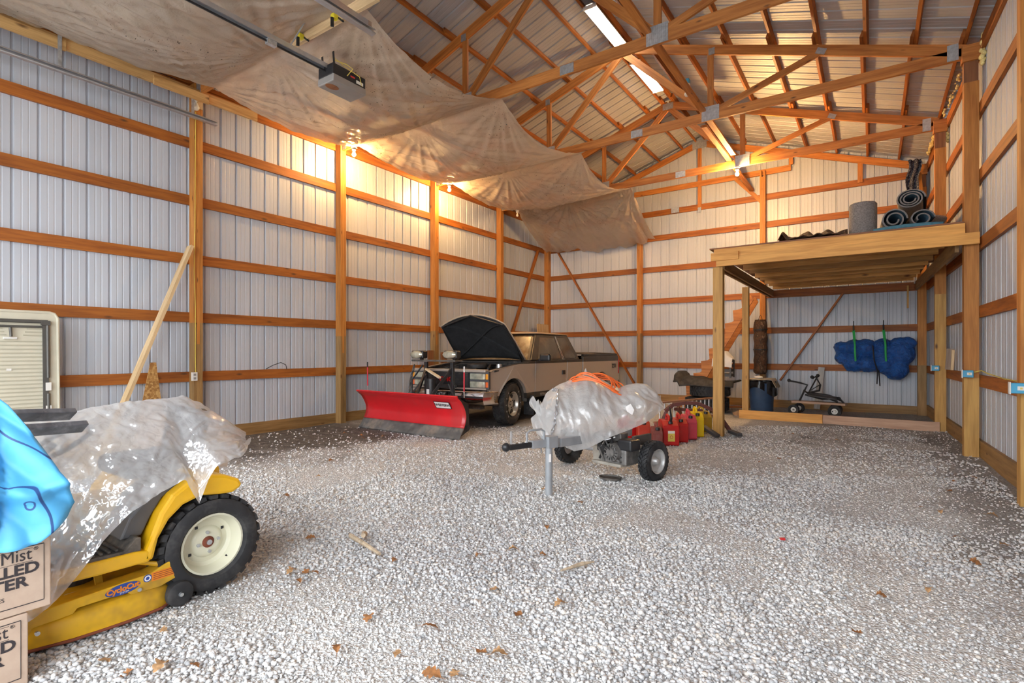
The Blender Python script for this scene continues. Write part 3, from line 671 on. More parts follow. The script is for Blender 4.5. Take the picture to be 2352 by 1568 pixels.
# tyre, rubber mat, crate
def tyre_mesh(ro, ri, w, n=40, lugs=True, lh=.009):
    b = MB(); k = .5 * w
    prof = [(ri, -k * .62), (ri + .25 * (ro - ri), -k * .95), (ri + .62 * (ro - ri), -k), (ro - .10 * (ro - ri), -k * .88), (ro - .02, -k * .74), (ro - .006, -k * .4), (ro - .004, 0)]
    prof += [(r, -h) for r, h in prof[-2::-1]] + [(ri - .01, k * .4), (ri - .01, -k * .4), (ri, -k * .62)]
    b.lathe(prof, axis='X', n=n, cap=False)
    if lugs:
        m = n
        for j in range(m):
            for q, (h, hw) in enumerate(((-.62, .20), (-.22, .17), (.20, .17), (.60, .20))):
                a = 2 * PI * (j + .5 * (q % 2)) / m; s = PI * ro / m * 1.15
                c = (h * k, math.cos(a) * (ro - .004), math.sin(a) * (ro - .004))
                x, t, nr = V(1, 0, 0), V(0, -math.sin(a), math.cos(a)), V(0, math.cos(a), math.sin(a))
                vs = []
                for zz in (-.006, lh):
                    for (i, jj) in ((-1, -1), (1, -1), (1, 1), (-1, 1)):
                        vs.append(V(*c) + x * (i * hw * k) + t * (jj * s * .5 + .25 * s * i * (1 if q < 2 else -1)) + nr * zz)
                b.add(vs, [(4, 5, 6, 7), (0, 1, 5, 4), (1, 2, 6, 5), (2, 3, 7, 6), (3, 0, 4, 7)])
    return b
tt = tyre_mesh(.44, .22, .30, 32).build('spare_tyre', 'black_rubber', smooth=True, angle=50); tt.location = (-2.91, 11.62, .16); tt.rotation_euler = (0, R(90), 0)
tag(tt, 'big black tyre lying flat behind the loft post', 'tyre')
tt2 = dup(tt, (-2.86, 11.66, .47), None, 'black tyre stacked on top under the rubber sheet'); tt2.rotation_euler = (0, R(90), .6); tt2.scale = (1, .92, .92)
def mat_fn(u, v):
    x = -3.50 + 1.2 * u; y = 11.17 + .86 * v
    return (x, y, .665 + .05 * math.sin(6 * u) * v + .06 * (1 - u) ** 2 * math.sin(PI * v) + .04 * fbm(x, y, 3, 21) + (.10 * (u < .08)) - .10 * (v < .06))
tag(MB().grid(mat_fn, 26, 18).build('rubber_sheet', 'black_rubber', smooth=True, solid=.03, angle=180), 'crumpled black rubber sheet lying on the stacked tyres', 'rubber sheet')
cr = thing('milk_crate', 'dark slatted crate with a white cloth behind the loft post', 'crate', (-2.60, 11.78, .73))
flat('crate_brown', (.06, .045, .035), .5)
for z in (.02, .12, .22, .32): MB().prism([(-.17, -.17), (.17, -.17), (.17, .17), (-.17, .17)], 'Z', z, z + .055).build('slat_band', 'crate_brown', cr)
for sx in (-1, 1):
    for sy in (-1, 1): MB().box((sx * .165, sy * .165, .18), (.03, .03, .37)).build('corner_post', 'crate_brown', cr)
flat('white_cloth', (.68, .66, .63), .85, 0, .1)
MB().grid(lambda u, v: (-.2 + .4 * u, -.22 + .4 * v, .40 + .17 * math.sin(PI * u) * math.sin(PI * v) + .03 * fbm(u * 4, v * 4, 1, 31) - .18 * max(0, .12 - v) / .12), 14, 14).build('white_cloth', 'white_cloth', smooth=True, angle=180); tag(bpy.data.objects['white_cloth'], 'white cloth heaped on the dark crate', 'cloth'); bpy.data.objects['white_cloth'].location = (-2.60, 11.78, .735)
# ladder on its side, maroon sawhorse, dark bars, planks
la = thing('ladder', 'ladder lying on its side behind the red fuel cans', 'ladder', (-3.12, 9.05, 0), rz=math.atan2(1.75, .62))
flat('ladder_rail', (.36, .19, .11), .5, 0, .2, nscale=12)
for z in (.03, .37): MB().box((.95, 0, z), (2.0, .075, .028)).build('rail', 'ladder_rail', la)
for k in range(14): MB().cyl((.08 + k * .135, 0, .03), (.08 + k * .135, 0, .37), .014, 8).build('rung', 'bright_steel', la, smooth=True)
flat('maroon_plastic', (.13, .045, .04), .5, 0, .15); flat('dark_grey_plastic', (.06, .06, .065), .5, 0, .2)
sw = thing('sawhorse', 'maroon plastic folding frame arched over a yellow can', 'sawhorse', (-2.25, 8.45, 0), rz=R(35))
b = MB(); path = [(-.52, .0, .34), (-.40, 0, .44), (-.2, 0, .47), (0, 0, .46), (.2, 0, .37), (.38, 0, .20), (.50, 0, .03)]
for i in range(len(path) - 1): b.bar(path[i], path[i + 1], .07, .055)
b.build('frame', 'maroon_plastic', sw, bevel=.008)
MB().bar((-.34, .12, .36), (.12, .12, .33), .05, .05).build('cross_bar', 'maroon_plastic', sw, bevel=.008); MB().bar((-.50, .0, .34), (-.62, .05, .02), .06, .05).build('leg', 'maroon_plastic', sw, bevel=.008); MB().bar((-.3, .06, .40), (-.1, .3, .02), .05, .05).build('leg', 'maroon_plastic', sw, bevel=.008)
for (a, b_, lab) in (((-2.13, 8.20, .15), (-1.86, 8.06, .03), 'dark plastic bar lying against the loft post base'), ((-1.80, 8.55, .05), (-1.62, 8.38, .03), 'dark plastic bar end on the gravel past the loft post')):
    tag(MB().bar(a, b_, .09, .05).build('plastic_bar', 'dark_grey_plastic', bevel=.01), lab, 'bar')
tag(board('plank', (-2.45, 12.2, .02), (-2.12, 10.9, .02), .20, .03, 'old_wood'), 'dark weathered plank lying flat left of the sill planks', 'plank')
tag(board('plank', (-2.7, 12.6, .02), (-2.25, 12.9, .02), .16, .03, 'deck_edge_wood'), 'short reddish plank lying near the back wall', 'plank')
tag(board('plank', (-.95, 11.25, .012), (.35, 11.5, .012), .12, .022, 'grey_wood'), 'grey plank lying in the loft bay gravel', 'plank')
tag(board('plank', (-.98, 13.1, .03), (-.90, 13.26, .93), .12, .025, 'grey_wood', up=(0, 1, 0)), 'grey board leaning on the wall behind the cart', 'board')
tag(MB().cyl((-4.35, 12.35, .03), (-3.95, 12.55, .03), .024, 10).build('pipe', 'white_plastic', smooth=True), 'white pipe lying on the ground near the back wall', 'pipe')
# hanging camouflage roll
def _camo(nt, b):
    b.inputs['Roughness'].default_value = .8; v = coords(nt, 'Object', (1, 1, .6), False); n = noise(nt, v, 11, 6, .7)
    L(nt, ramp(nt, n, [(.36, (.02, .012, .008)), (.46, (.10, .045, .022)), (.55, (.03, .018, .012)), (.64, (.22, .13, .08)), (.72, (.05, .03, .02))]), b.inputs['Base Color']); bump(nt, b, n, .6, .03)
mat('camouflage', _camo)
ro = thing('camouflage_roll', 'brown camouflage roll hanging on the post above the bin', 'roll', (-2.08, 12.98, .77))
def roll_fn(u, v):
    a = 2 * PI * u; r = .138 * (1 - .25 * max(0, abs(v - .5) - .46) / .04) * (1 + .05 * math.sin(v * 31) + .06 * fbm(math.cos(a) * 2, v * 6, 1, 41)); return (r * math.cos(a), r * math.sin(a), 1.22 * v)
MB().grid(roll_fn, 20, 30, True).build('roll', 'camouflage', ro, smooth=True, angle=180)
MB().lathe([(.005, 1.21), (.12, 1.21), (.12, 1.225), (.005, 1.23)], n=16).build('end_cap', 'camouflage', ro)
for z in (.55, 1.0): MB().lathe([(.150, z - .015), (.152, z), (.150, z + .015)], n=20, cap=False).build('strap', 'black_paint', ro)
MB().tube([(-.04, 0, 1.21), (-.02, 0, 1.30), (0, 0, 1.33), (.02, 0, 1.30), (.04, 0, 1.21)], .006, 6).build('hook', 'black_paint', ro)
# bin
bn = thing('trash_bin', 'blue plastic bin with a black liner under the loft', 'bin', (-1.90, 12.02, .0))
flat('bin_blue', (.045, .085, .16), .45, 0, .12); flat('black_bag', (.012, .012, .014), .22, 0, 0, bmp=.5, nscale=5); flat('cardboard_tan', (.62, .51, .34), .8, 0, .1)
MB().lathe([(.001, 0), (.205, 0), (.215, .02), (.245, .60), (.25, .62), (.23, .62), (.20, .05)], n=28, cap=False).build('bucket', 'bin_blue', bn, smooth=True)
MB().grid(lambda u, v: ((.262 + .018 * math.sin(u * 2 * PI * 7) + .02 * v * math.sin(u * 2 * PI * 3 + 1)) * math.cos(2 * PI * u), (.262 + .018 * math.sin(u * 2 * PI * 7) + .02 * v * math.sin(u * 2 * PI * 3 + 1)) * math.sin(2 * PI * u), .66 - v * (.22 + .10 * math.sin(u * 2 * PI * 2 + 2.2))), 60, 8, True).build('liner', 'black_bag', bn, smooth=True, angle=180)
MB().grid(lambda u, v: (.62 * (u - .5), .56 * (v - .5), .70 - .30 * max(0, abs(u - .5) - .38) - .9 * max(0, u - .86) - .5 * max(0, .12 - u) + .02 * fbm(u * 4, v * 4, 1, 51)), 14, 10).build('cardboard_sheet', 'cardboard_tan', smooth=True, solid=.008, angle=180)
o = bpy.data.objects['cardboard_sheet']; o.location = (-1.90, 12.02, 0); tag(o, 'bent tan cardboard sheet lying over the bin', 'cardboard')
MB().sphere((0, 0, 0), (.09, .07, .035), 10, 6).build('dirty_rag', 'white_cloth', smooth=True).location = (-1.96, 12.0, .735); tag(bpy.data.objects['dirty_rag'], 'crumpled rag on the cardboard over the bin', 'rag')
# cart with handlebar
ct = thing('ride_cart', 'black tube cart with four pale hubbed wheels in the loft bay', 'cart', (-.92, 12.05, 0), rz=R(-8))
def small_wheel(par, x, y, r, w):
    a = 0
    t = tyre_mesh(r, r * .52, w, 20, False).build('tyre', 'black_rubber', par, smooth=True, angle=60); t.location = (x, y, r); t.rotation_euler = (0, 0, R(90))
    h = MB().lathe([(.001, -w * .42), (r * .2, -w * .42), (r * .25, -w * .2), (r * .5, -w * .25), (r * .55, w * .3), (.001, w * .3)], axis='X', n=18).build('hub', 'white_plastic', par, smooth=True); h.location = (x, y, r); h.rotation_euler = (0, 0, R(90))
for (x, y) in ((-.36, -.16), (-.36, .25), (.36, -.16), (.30, .25)): small_wheel(ct, x, y, .105 if x < 0 else .12, .09)
board('plank', (-.42, .03, .255), (.52, .03, .255), .24, .04, 'pink_wood', ct)
tb = lambda n, p, r=.016: MB().tube(p, r, 8).build(n, 'black_paint', ct, smooth=True)
tb('main_tube', [(-.36, .05, .13), (-.30, .05, .28), (-.22, .05, .47), (-.16, .05, .60), (-.30, .05, .64), (-.48, .05, .67)], .018)
tb('main_tube', [(.50, .05, .24), (.40, .05, .36), (.1, .05, .33), (-.20, .05, .40)], .018); tb('side_tube', [(.40, -.1, .30), (.2, -.12, .38), (-.1, -.1, .42), (-.2, -.05, .5)]); tb('side_tube', [(.42, .18, .30), (.2, .2, .40), (-.12, .15, .44)])
tb('handlebar', [(-.02, -.14, .74), (.0, -.02, .78), (.08, .0, .62), (-.12, .04, .48), (.0, .16, .78)], .015); tb('fork', [(.08, 0, .62), (.06, .02, .50), (-.16, .05, .44)], .02); tb('axle', [(-.36, -.2, .105), (-.36, .29, .105)], .012); tb('axle', [(.33, -.2, .12), (.33, .29, .12)], .012)
for p in ((-.50, .05, .68), (-.03, -.15, .77), (.0, .17, .79)): MB().sphere(p, .035, 10, 8).build('grip', 'black_rubber', ct, smooth=True)
MB().grid(lambda u, v: (-.1 + .5 * u, -.14 + .32 * v, .40 - .06 * u + .04 * math.sin(PI * v)), 8, 6).build('seat_sling', 'dark_grey_plastic', ct, smooth=True, solid=.02)
# blue tarp bundle
def _tarp(nt, b):
    b.inputs['Roughness'].default_value = .28; v = coords(nt, 'Object', (1, 1, 1), False); n = noise(nt, v, 9, 7, .65); n.node.inputs['Distortion'].default_value = 1.2
    L(nt, ramp(nt, n, [(.3, (.006, .04, .18)), (.7, (.018, .13, .50))]), b.inputs['Base Color']); bump(nt, b, n, .9, .05)
mat('blue_tarp', _tarp)
bt = thing('tarp_bundle', 'lumpy blue tarp bundle hung on the back wall by green straps', 'tarp bundle', (0, 13.08, 1.1))
lobes = [((-.52, 0, .26), (.14, .14, .13)), ((-.50, 0, .05), (.15, .14, .14)), ((-.30, -.01, .26), (.20, .18, .17)), ((-.30, -.01, -.05), (.22, .18, .20)), ((-.10, -.02, .25), (.22, .19, .19)), ((-.04, -.03, -.08), (.24, .19, .17))]
lobes2 = [((.20, -.02, .22), (.24, .19, .22)), ((.22, -.03, -.02), (.26, .2, .26)), ((.46, -.02, .16), (.26, .18, .30)), ((.40, -.02, -.16), (.22, .17, .24)), ((.60, 0, .34), (.14, .12, .13))]
def blob(name, ls, par):
    vox = bmesh.new()
    for c, r in ls:
        d = bmesh.ops.create_icosphere(vox, subdivisions=4, radius=1.0)
        for v_ in d['verts']: v_.co = V(c[0] + v_.co.x * r[0], c[1] + v_.co.y * r[1], c[2] + v_.co.z * r[2])
    me = bpy.data.meshes.new(name); vox.to_mesh(me); vox.free()
    o = mk(name, me, 'blue_tarp', par, smooth=True, angle=180)
    m = o.modifiers.new('remesh', 'REMESH'); m.mode = 'VOXEL'; m.voxel_size = .016; m.use_smooth_shade = True
    m = o.modifiers.new('smooth', 'SMOOTH'); m.iterations = 4
    tx = bpy.data.textures.new('crumple', 'CLOUDS'); tx.noise_scale = .09; tx.noise_depth = 3
    m = o.modifiers.new('crumple', 'DISPLACE'); m.texture = tx; m.strength = .05; return o
blob('bundle_half', lobes, bt); blob('bundle_half', lobes2, bt)
flat('green_strap', (.03, .42, .10), .5); 
for x in (-.31, .20):
    MB().tube([(x, -.02, .72), (x, -.03, .60)], .016, 8).build('buckle', 'black_paint', bt)
    MB().bar((x, -.03, .62), (x + .02, -.19, .40), .045, .008, up=(0, 1, 0)).build('strap', 'green_strap', bt); MB().tube([(x + .02, -.19, .41), (x + .03, -.245, .30), (x + .03, -.25, .15), (x + .04, -.235, -.02)], .018, 6).build('strap', 'green_strap', bt)
    MB().tube([(x, .10, .80), (x, .0, .81), (x, -.02, .70)], .008, 6).build('hook', 'black_paint', bt)
MB().tube([(.02, -.20, .3), (.04, -.22, .0), (.10, -.18, -.22), (.09, -.14, -.48)], .012, 6).build('dark_strap', 'black_paint', bt); MB().tube([(.12, -.16, -.2), (.14, -.12, -.52)], .012, 6).build('dark_strap', 'black_paint', bt)
# on the loft
def _carpet(nt, b):
    b.inputs['Roughness'].default_value = .95; v = coords(nt, 'Object', (1, 1, 1), False); n = noise(nt, v, 60, 5, .8)
    L(nt, ramp(nt, n, [(.35, (.13, .12, .11)), (.65, (.30, .28, .27))]), b.inputs['Base Color']); bump(nt, b, n, .4, .01)
mat('grey_carpet', _carpet); flat('blue_carpet', (.10, .19, .26), .9, 0, .25, nscale=30); flat('teal_mat', (.07, .20, .27), .85, 0, .2, nscale=20)
def carpet_roll(loc, r, ln, rz, label, turns=2.4, squash=1.0):
    t = thing('carpet_roll', label, 'carpet roll', loc, rz=rz, group='rolled carpets on the loft'); n = 60; th = .018; b = MB(); b2 = MB(); inner, outer = [], []
    for i in range(n + 1):
        a = 2 * PI * turns * i / n; rr = r - (r * .62) * i / n
        outer.append((rr * math.cos(a), rr * math.sin(a) * squash)); inner.append(((rr - th) * math.cos(a), (rr - th) * math.sin(a) * squash))
    b.grid(lambda u, v: (outer[int(round(u * n))][0], ln * v, outer[int(round(u * n))][1]), n, 1)
    b.grid(lambda u, v: (inner[int(round(u * n))][0] * v_mix(v) + outer[int(round(u * n))][0] * (1 - v_mix(v)), 0, inner[int(round(u * n))][1] * v + outer[int(round(u * n))][1] * (1 - v)), n, 1)
    b.build('pile', 'grey_carpet', t, smooth=True)
    b2.grid(lambda u, v: (inner[int(round(u * n))][0], ln * v, inner[int(round(u * n))][1]), n, 1).build('backing', 'blue_carpet', t, smooth=True)
    return t
v_mix = lambda v: v
carpet_roll((.25, 8.75, 3.06), .155, 1.5, R(2), 'grey and blue carpet roll at the lower end of the pile', 2.0)
carpet_roll((.55, 8.80, 3.05), .145, 1.4, R(4), 'grey and teal carpet roll next to the loft corner post', 1.6, .85)
carpet_roll((.43, 8.85, 3.335), .170, 1.4, R(-4), 'carpet roll lying on top of the two lower rolls', 3.0, .8)
def mat_f(u, v): return (.02 + .72 * u, 8.45 + .9 * v, 2.878 + .02 * math.sin(PI * u) * (1 - v))
tag(MB().grid(mat_f, 10, 6).build('folded_mat', 'teal_mat', smooth=True, solid=.05), 'folded teal mat under the carpet rolls', 'mat')
cs = MB().lathe([(.16, 0), (.165, .05), (.165, .48), (.15, .50), (.14, .50), (.13, .42), (.001, .42)], n=26).build('carpet_cylinder', 'grey_carpet', smooth=True); cs.location = (-.10, 8.85, 2.85); tag(cs, 'grey carpet roll standing upright on the loft', 'carpet roll')
tag(MB().bar((.62, 10.4, 2.9), (.84, 10.2, 3.34), .30, .09).build('cushion', 'grey_carpet', bevel=.03), 'brown grey cushion propped against the loft post', 'cushion')
def camo_f(u, v):
    x = -1.12 + .84 * u; y = 8.42 + .5 * v
    return (x, y, 2.86 + .16 * abs(fbm(x * 1.0, y, 4.5, 61)) * (1 - abs(2 * v - 1) ** 2) * 1.6 + .10 * math.exp(-((u - .06) / .05) ** 2) * (1 - v) + .05 * math.sin(PI * u) + .05 * fbm(x, y, 11, 62) * math.sin(PI * u))
tag(MB().grid(camo_f, 60, 24).build('camouflage_cloth', 'camouflage', smooth=True, solid=.01, angle=180), 'crumpled dark camouflage cloth along the loft edge', 'cloth')
def _rag(nt, b):
    v = coords(nt, 'Object', (1, 1, 1), False); n = noise(nt, v, 14, 3, .5); n.node.inputs['Distortion'].default_value = 2.5
    L(nt, ramp(nt, n, [(.50, (.012, .016, .04)), (.53, (.55, .55, .55)), (.56, (.012, .016, .04))]), b.inputs['Base Color']); b.inputs['Roughness'].default_value = .9
mat('rag_print', _rag)
tag(MB().grid(lambda u, v: (.60 + .20 * u - .05 * v + .02 * math.sin(9 * v), 13.0 - .05 * math.sin(2 * PI * u * 2 + 3 * v), 5.06 - .80 * v * (1 - .15 * abs(u - .5))), 16, 24).build('bandana', 'rag_print', smooth=True, solid=.006, angle=180), 'dark blue patterned rag hanging at the eave corner', 'rag')
# outlets on the posts
def blue_outlet(x, y, z, label, rz=0.0):
    t = thing('outlet_box', label, 'outlet', (x, y, z), rz=rz, group='blue outlet boxes on the posts')
    MB().box((0, 0, 0), (.10, .05, .085)).build('box', 'blue_box', t, bevel=.006); MB().box((-.054, 0, 0), (.010, .062, .10)).build('cover_plate', 'white_plastic', t, bevel=.003); MB().box((.012, -.027, .0), (.045, .004, .032)).build('sticker', 'white_plastic', t); MB().box((.012, -.030, .0), (.014, .003, .014)).build('print', 'yellow_wire', t)
blue_outlet(.845, 10.79, 1.01, 'blue outlet box on the farther wall post'); blue_outlet(.955, 8.295, 1.01, 'blue outlet box on the nearer wall post'); blue_outlet(.985, 5.84, .98, 'blue outlet box cut by the photo edge on the nearest post')
MB().tube([(1.01, 8.28, 1.03), (1.08, 8.30, 1.05), (1.12, 8.2, 1.02), (1.11, 7.2, 1.0), (1.15, 6.1, 1.0)], .006, 6).build('power_cable', 'yellow_wire', smooth=True).name = 'power_cable.001'
tag(bpy.data.objects['power_cable.001'], 'yellow cable lying along the side wall girt', 'cable')
tag(board('wood_slat', (.97, 10.35, 1.0), (.99, 10.35, 1.32), .09, .02, 'cardboard_tan' if False else 'old_wood', up=(0, 1, 0)), 'brown slat standing on the girt between the two blue outlets', 'slat')
tag(board('wood_slat', (.985, 10.12, 1.0), (1.0, 10.12, 1.30), .035, .02, 'pale_wood', up=(0, 1, 0)), 'narrow pale slat standing beside the brown slat', 'slat')
tag(board('plywood_panel', (-7.62, 12.78, .0), (-7.72, 12.78, 2.05), .62, .015, 'pale_wood', up=(1, 0, 0)), 'plywood panel standing in the corner behind the truck', 'plywood')
# ================================================================ PICKUP TRUCK
def zpaint(name, stops, rough, metal, dust):
    def f(nt, b):
        t = nt.nodes.new('ShaderNodeTexCoord'); s = nt.nodes.new('ShaderNodeSeparateXYZ'); L(nt, t.outputs['Object'], s.inputs[0])
        r = ramp(nt, mth(nt, 'MULTIPLY', s.outputs[2], .5), stops); r.node.color_ramp.interpolation = 'CONSTANT'
        v = coords(nt, 'Object', (1, 1, 1), False); n = noise(nt, v, 4, 6, .6)
        c = mixc(nt, mth(nt, 'MULTIPLY', n, .16), r, dust); L(nt, c, b.inputs['Base Color'])
        b.inputs['Roughness'].default_value = rough; b.inputs['Metallic'].default_value = metal
    return mat(name, f)
TAN = (.40, .35, .305); BLK = (.012, .014, .016)
zpaint('truck_paint', [(0, BLK), (.262, TAN), (.527, BLK)], .38, .25, (.42, .33, .25))
flat('dust_roof', (.46, .35, .25), .6, .1, .12, nscale=3); flat('chrome', (.82, .82, .83), .14, 1.0, .05, dirt=((.3, .27, .24), .4)); flat('dusty_glass', (.15, .105, .055), .22, 0, .25, dirt=((.50, .42, .30), .6), nscale=5)
flat('side_glass', (.055, .045, .035), .12, 0, .2, dirt=((.22, .17, .12), .5), nscale=3); flat('headlight_glass', (.60, .60, .48), .10, .5, .35, nscale=9); flat('amber_lens', (.75, .30, .02), .2); flat('orange_lens', (.70, .13, .03), .2); flat('red_lens', (.35, .01, .01), .2)
flat('hood_liner', (.012, .013, .015), .9, 0, .35, nscale=9, bmp=.5); flat('alloy', (.50, .48, .44), .35, .8, .12, dirt=((.2, .17, .14), .5)); flat('white_letter', (.30, .30, .29), .7)
flat('engine_dark', (.03, .03, .032), .6, .1, .5, dirt=((.16, .13, .10), .6), nscale=14); flat('mud_metal', (.10, .09, .08), .7, .3, .3, dirt=((.22, .19, .16), .7)); flat('interior', (.07, .06, .05), .9); flat('bed_cover', (.045, .042, .04), .7, 0, .2, dirt=((.42, .32, .23), .75), nscale=2.5)
tk = thing('pickup_truck', 'tan and black pickup truck with its hood open', 'truck', (-6.03, 7.52, 0))
HW = .90
def arc(c, r, a0, a1, n=12): return [(c[0] + r * math.cos(R(a0 + (a1 - a0) * i / n)), c[1] + r * math.sin(R(a0 + (a1 - a0) * i / n))) for i in range(n + 1)]
fender = [(-.60, .62), (-.62, .70), (-.62, .92), (-.55, .965), (0, 1.03), (.70, 1.105), (.70, .43), (.43, .43)] + arc((0, .37), .445, 8, 172) + [(-.44, .43), (-.5, .50)]
door = [(.72, .43), (.72, 1.107), (1.93, 1.115), (1.93, .43)]
quarter = [(1.945, .43), (1.945, 1.115), (2.61, 1.115), (2.61, .43)]
bed = [(2.66, .45), (2.66, 1.17), (4.50, 1.19), (4.555, 1.15), (4.555, .55), (4.48, .48), (4.02, .48)] + arc((3.58, .37), .44, 14, 166) + [(3.13, .45)]
def bow(o):
    # body sides bulge a little at the shoulder and tuck under at the sill
    for v in o.data.vertices:
        z = v.co.z; k = .012 * math.cos((z - .86) * 4.2) - .055 * max(0, .60 - z); s = 1 if v.co.x > 0 else -1
        v.co.x += s * k
        if v.co.y < -.3: v.co.x -= s * .10 * ((-.3 - v.co.y) / .35) ** 2
for s in (1, -1):
    for nm, poly in (('fender', fender), ('door', door), ('cab_corner', quarter), ('bed_side', bed)):
        o = MB().prism(poly, 'X', s * (HW - .06), s * HW).build(nm, 'truck_paint', tk, bevel=.012); bow(o)
        if nm == 'door':
            MB().box((s * (HW + .008), 1.78, .86), (.02, .12, .085)).build('door_handle', 'black_paint', o, bevel=.008)
            MB().box((s * (HW - .03), 1.325, .475), (.03, 1.20, .05)).build('side_moulding', 'black_paint', o, bevel=.008)
            mr = MB().box((s * (HW + .13), .86, 1.165), (.22, .09, .14)).build('mirror', 'black_paint', o, bevel=.03); MB().bar((s * HW, .86, 1.12), (s * (HW + .05), .86, 1.13), .08, .04).build('mirror_arm', 'black_paint', o)
        if nm == 'fender': MB().box((s * (HW - .05), .56, .30), (.02 if False else .22, .012, .36)).build('mud_flap', 'black_rubber', o, bevel=.004)
# dark arch liners, frame, floor
for y in (0, 3.58):
    for s in (1, -1):
        MB().grid(lambda u, v: (s * (HW - .02 - .26 * v), y + .45 * math.cos(PI * u), .37 + .45 * math.sin(PI * u)), 16, 2).build('wheel_liner', 'mud_metal', tk, smooth=True)
MB().box((0, 2.0, .46), (1.3, 4.6, .14)).build('chassis', 'engine_dark', tk)
MB().box((0, 1.6, .62), (1.66, 1.9, .30)).build('floor_pan', 'interior', tk)
MB().box((0, .60, .84), (1.62, .10, .50)).build('firewall', 'engine_dark', tk)
MB().box((0, 3.6, .80), (1.62, 1.86, .50)).build('bed_floor', 'engine_dark', tk)
MB().box((0, 4.53, .86), (1.66, .05, .62)).build('tailgate', 'truck_paint', tk, bevel=.015); MB().box((0, 4.66, .50), (1.72, .12, .16)).build('rear_bumper', 'mud_metal', tk, bevel=.02)
for s in (1, -1):
    MB().box((s * (HW - .04), 4.56, .92), (.10, .05, .36)).build('tail_light', 'red_lens', tk, bevel=.01)
    MB().bar((s * (HW - .03), 2.68, 1.195), (s * (HW - .03), 4.5, 1.205), .06, .035).build('bed_rail', 'black_paint', tk, bevel=.008)
MB().grid(lambda u, v: (-HW + .05 + (2 * HW - .1) * u, 2.66 + 1.86 * v, 1.222 + .02 * math.sin(PI * u) + .006 * math.sin(v * 40)), 12, 30).build('bed_cover', 'bed_cover', tk, smooth=True, solid=.02)
# greenhouse
bz, tz = 1.105, 1.625
B_ = [(-.86, .60), (.86, .60), (.87, 2.56), (-.87, 2.56)]; T_ = [(-.68, 1.06), (.68, 1.06), (.70, 2.30), (-.70, 2.30)]
g = MB(); g.add([(x, y, bz) for x, y in B_] + [(x, y, tz) for x, y in T_], [(0, 1, 5, 4), (1, 2, 6, 5), (2, 3, 7, 6), (3, 0, 4, 7), (4, 5, 6, 7), (3, 2, 1, 0)])
g.build('cab_shell', 'truck_paint', tk, bevel=.02)
MB().grid(lambda u, v: (-.72 + 1.44 * u, 1.0 + 1.33 * v, tz + .045 * (1 - (2 * u - 1) ** 4) * (1 - (2 * v - 1) ** 6)), 14, 12).build('roof', 'dust_roof', tk, smooth=True, solid=.012)
def quad_on(p, a, b, c, d, off):
    # window patch on a quad p (four corners), from parametric corners
    p = [V(*q) for q in p]; n = (p[1] - p[0]).cross(p[3] - p[0]).normalized()
    f = lambda u, v: (p[0] * (1 - u) * (1 - v) + p[1] * u * (1 - v) + p[2] * u * v + p[3] * (1 - u) * v) + n * off
    return [f(*a), f(*b), f(*c), f(*d)]
def win(nm, p, a, b, c, d, m, off=.004):
    w = MB(); q = quad_on(p, a, b, c, d, off); q2 = quad_on(p, a, b, c, d, off - .012); w.add(q + q2, [(0, 1, 2, 3), (0, 1, 5, 4), (1, 2, 6, 5), (2, 3, 7, 6), (3, 0, 4, 7)]); return w.build(nm, m, tk, bevel=.006)
P3 = lambda a, z: (a[0], a[1], z)
front = [P3(B_[0], bz), P3(B_[1], bz), P3(T_[1], tz), P3(T_[0], tz)]; left = [P3(B_[1], bz), P3(B_[2], bz), P3(T_[2], tz), P3(T_[1], tz)]; right_ = [P3(B_[3], bz), P3(B_[0], bz), P3(T_[0], tz), P3(T_[3], tz)]; back = [P3(B_[2], bz), P3(B_[3], bz), P3(T_[3], tz), P3(T_[2], tz)]
win('windshield', front, (.04, .03), (.96, .03), (.95, .93), (.05, .93), 'dusty_glass')
win('door_window', left, (.14, .05), (.59, .05), (.52, .86), (.13, .86), 'side_glass'); win('rear_side_window', left, (.67, .06), (.93, .06), (.87, .86), (.61, .86), 'side_glass')
win('door_window', right_, (.41, .05), (.86, .05), (.87, .86), (.48, .86), 'side_glass'); win('rear_window', back, (.08, .1), (.92, .1), (.9, .85), (.1, .85), 'side_glass')
w = MB()
for (a, b) in (((.62, .0), (.56, .92)), ((.645, 0), (.58, .92))):
    q = quad_on(left, a, (a[0] + .008, a[1]), (b[0] + .008, b[1]), b, .006); w.add(q, [(0, 1, 2, 3)])
w.build('window_trim', 'chrome', tk)
# cowl, engine bay
MB().box((0, .60, 1.08), (1.60, .18, .03)).build('cowl', 'bed_cover', tk, bevel=.01)
MB().box((0, -.02, .66), (1.55, 1.05, .10)).build('engine_bay_floor', 'engine_dark', tk)
eb = MB().box((0, .12, .82), (.52, .62, .26)).box((0, .12, .96), (.34, .5, .05)).build('engine_block', 'engine_dark', tk, bevel=.02)
MB().lathe([(.001, .06), (.16, .06), (.19, .04), (.19, -.02), (.15, -.04), (.001, -.04)], n=24).build('air_cleaner', 'engine_dark', eb, smooth=True).location = (.05, .05, 1.0)
MB().box((.55, -.30, .86), (.26, .20, .20)).build('battery', 'black_paint', tk, bevel=.01); MB().box((-.55, -.25, .86), (.28, .26, .18)).build('coolant_tank', 'mud_metal', tk, bevel=.03); MB().lathe([(.001, .1), (.05, .1), (.06, .05), (.06, 0)], n=14).build('fluid_cap', 'bright_steel', tk, smooth=True).location = (.50, .12, .95)
for k, pts in enumerate((((-.5, -.3, .95), (-.2, -.1, 1.05), (.1, .3, 1.03), (.5, .45, 1.0)), ((.6, -.35, .98), (.4, 0, 1.04), (.3, .4, 1.02)), ((-.6, .4, 1.0), (-.2, .35, 1.06), (.45, .2, 1.03)))): MB().tube(pts, .018, 7).build('hose', 'black_rubber', tk, smooth=True)
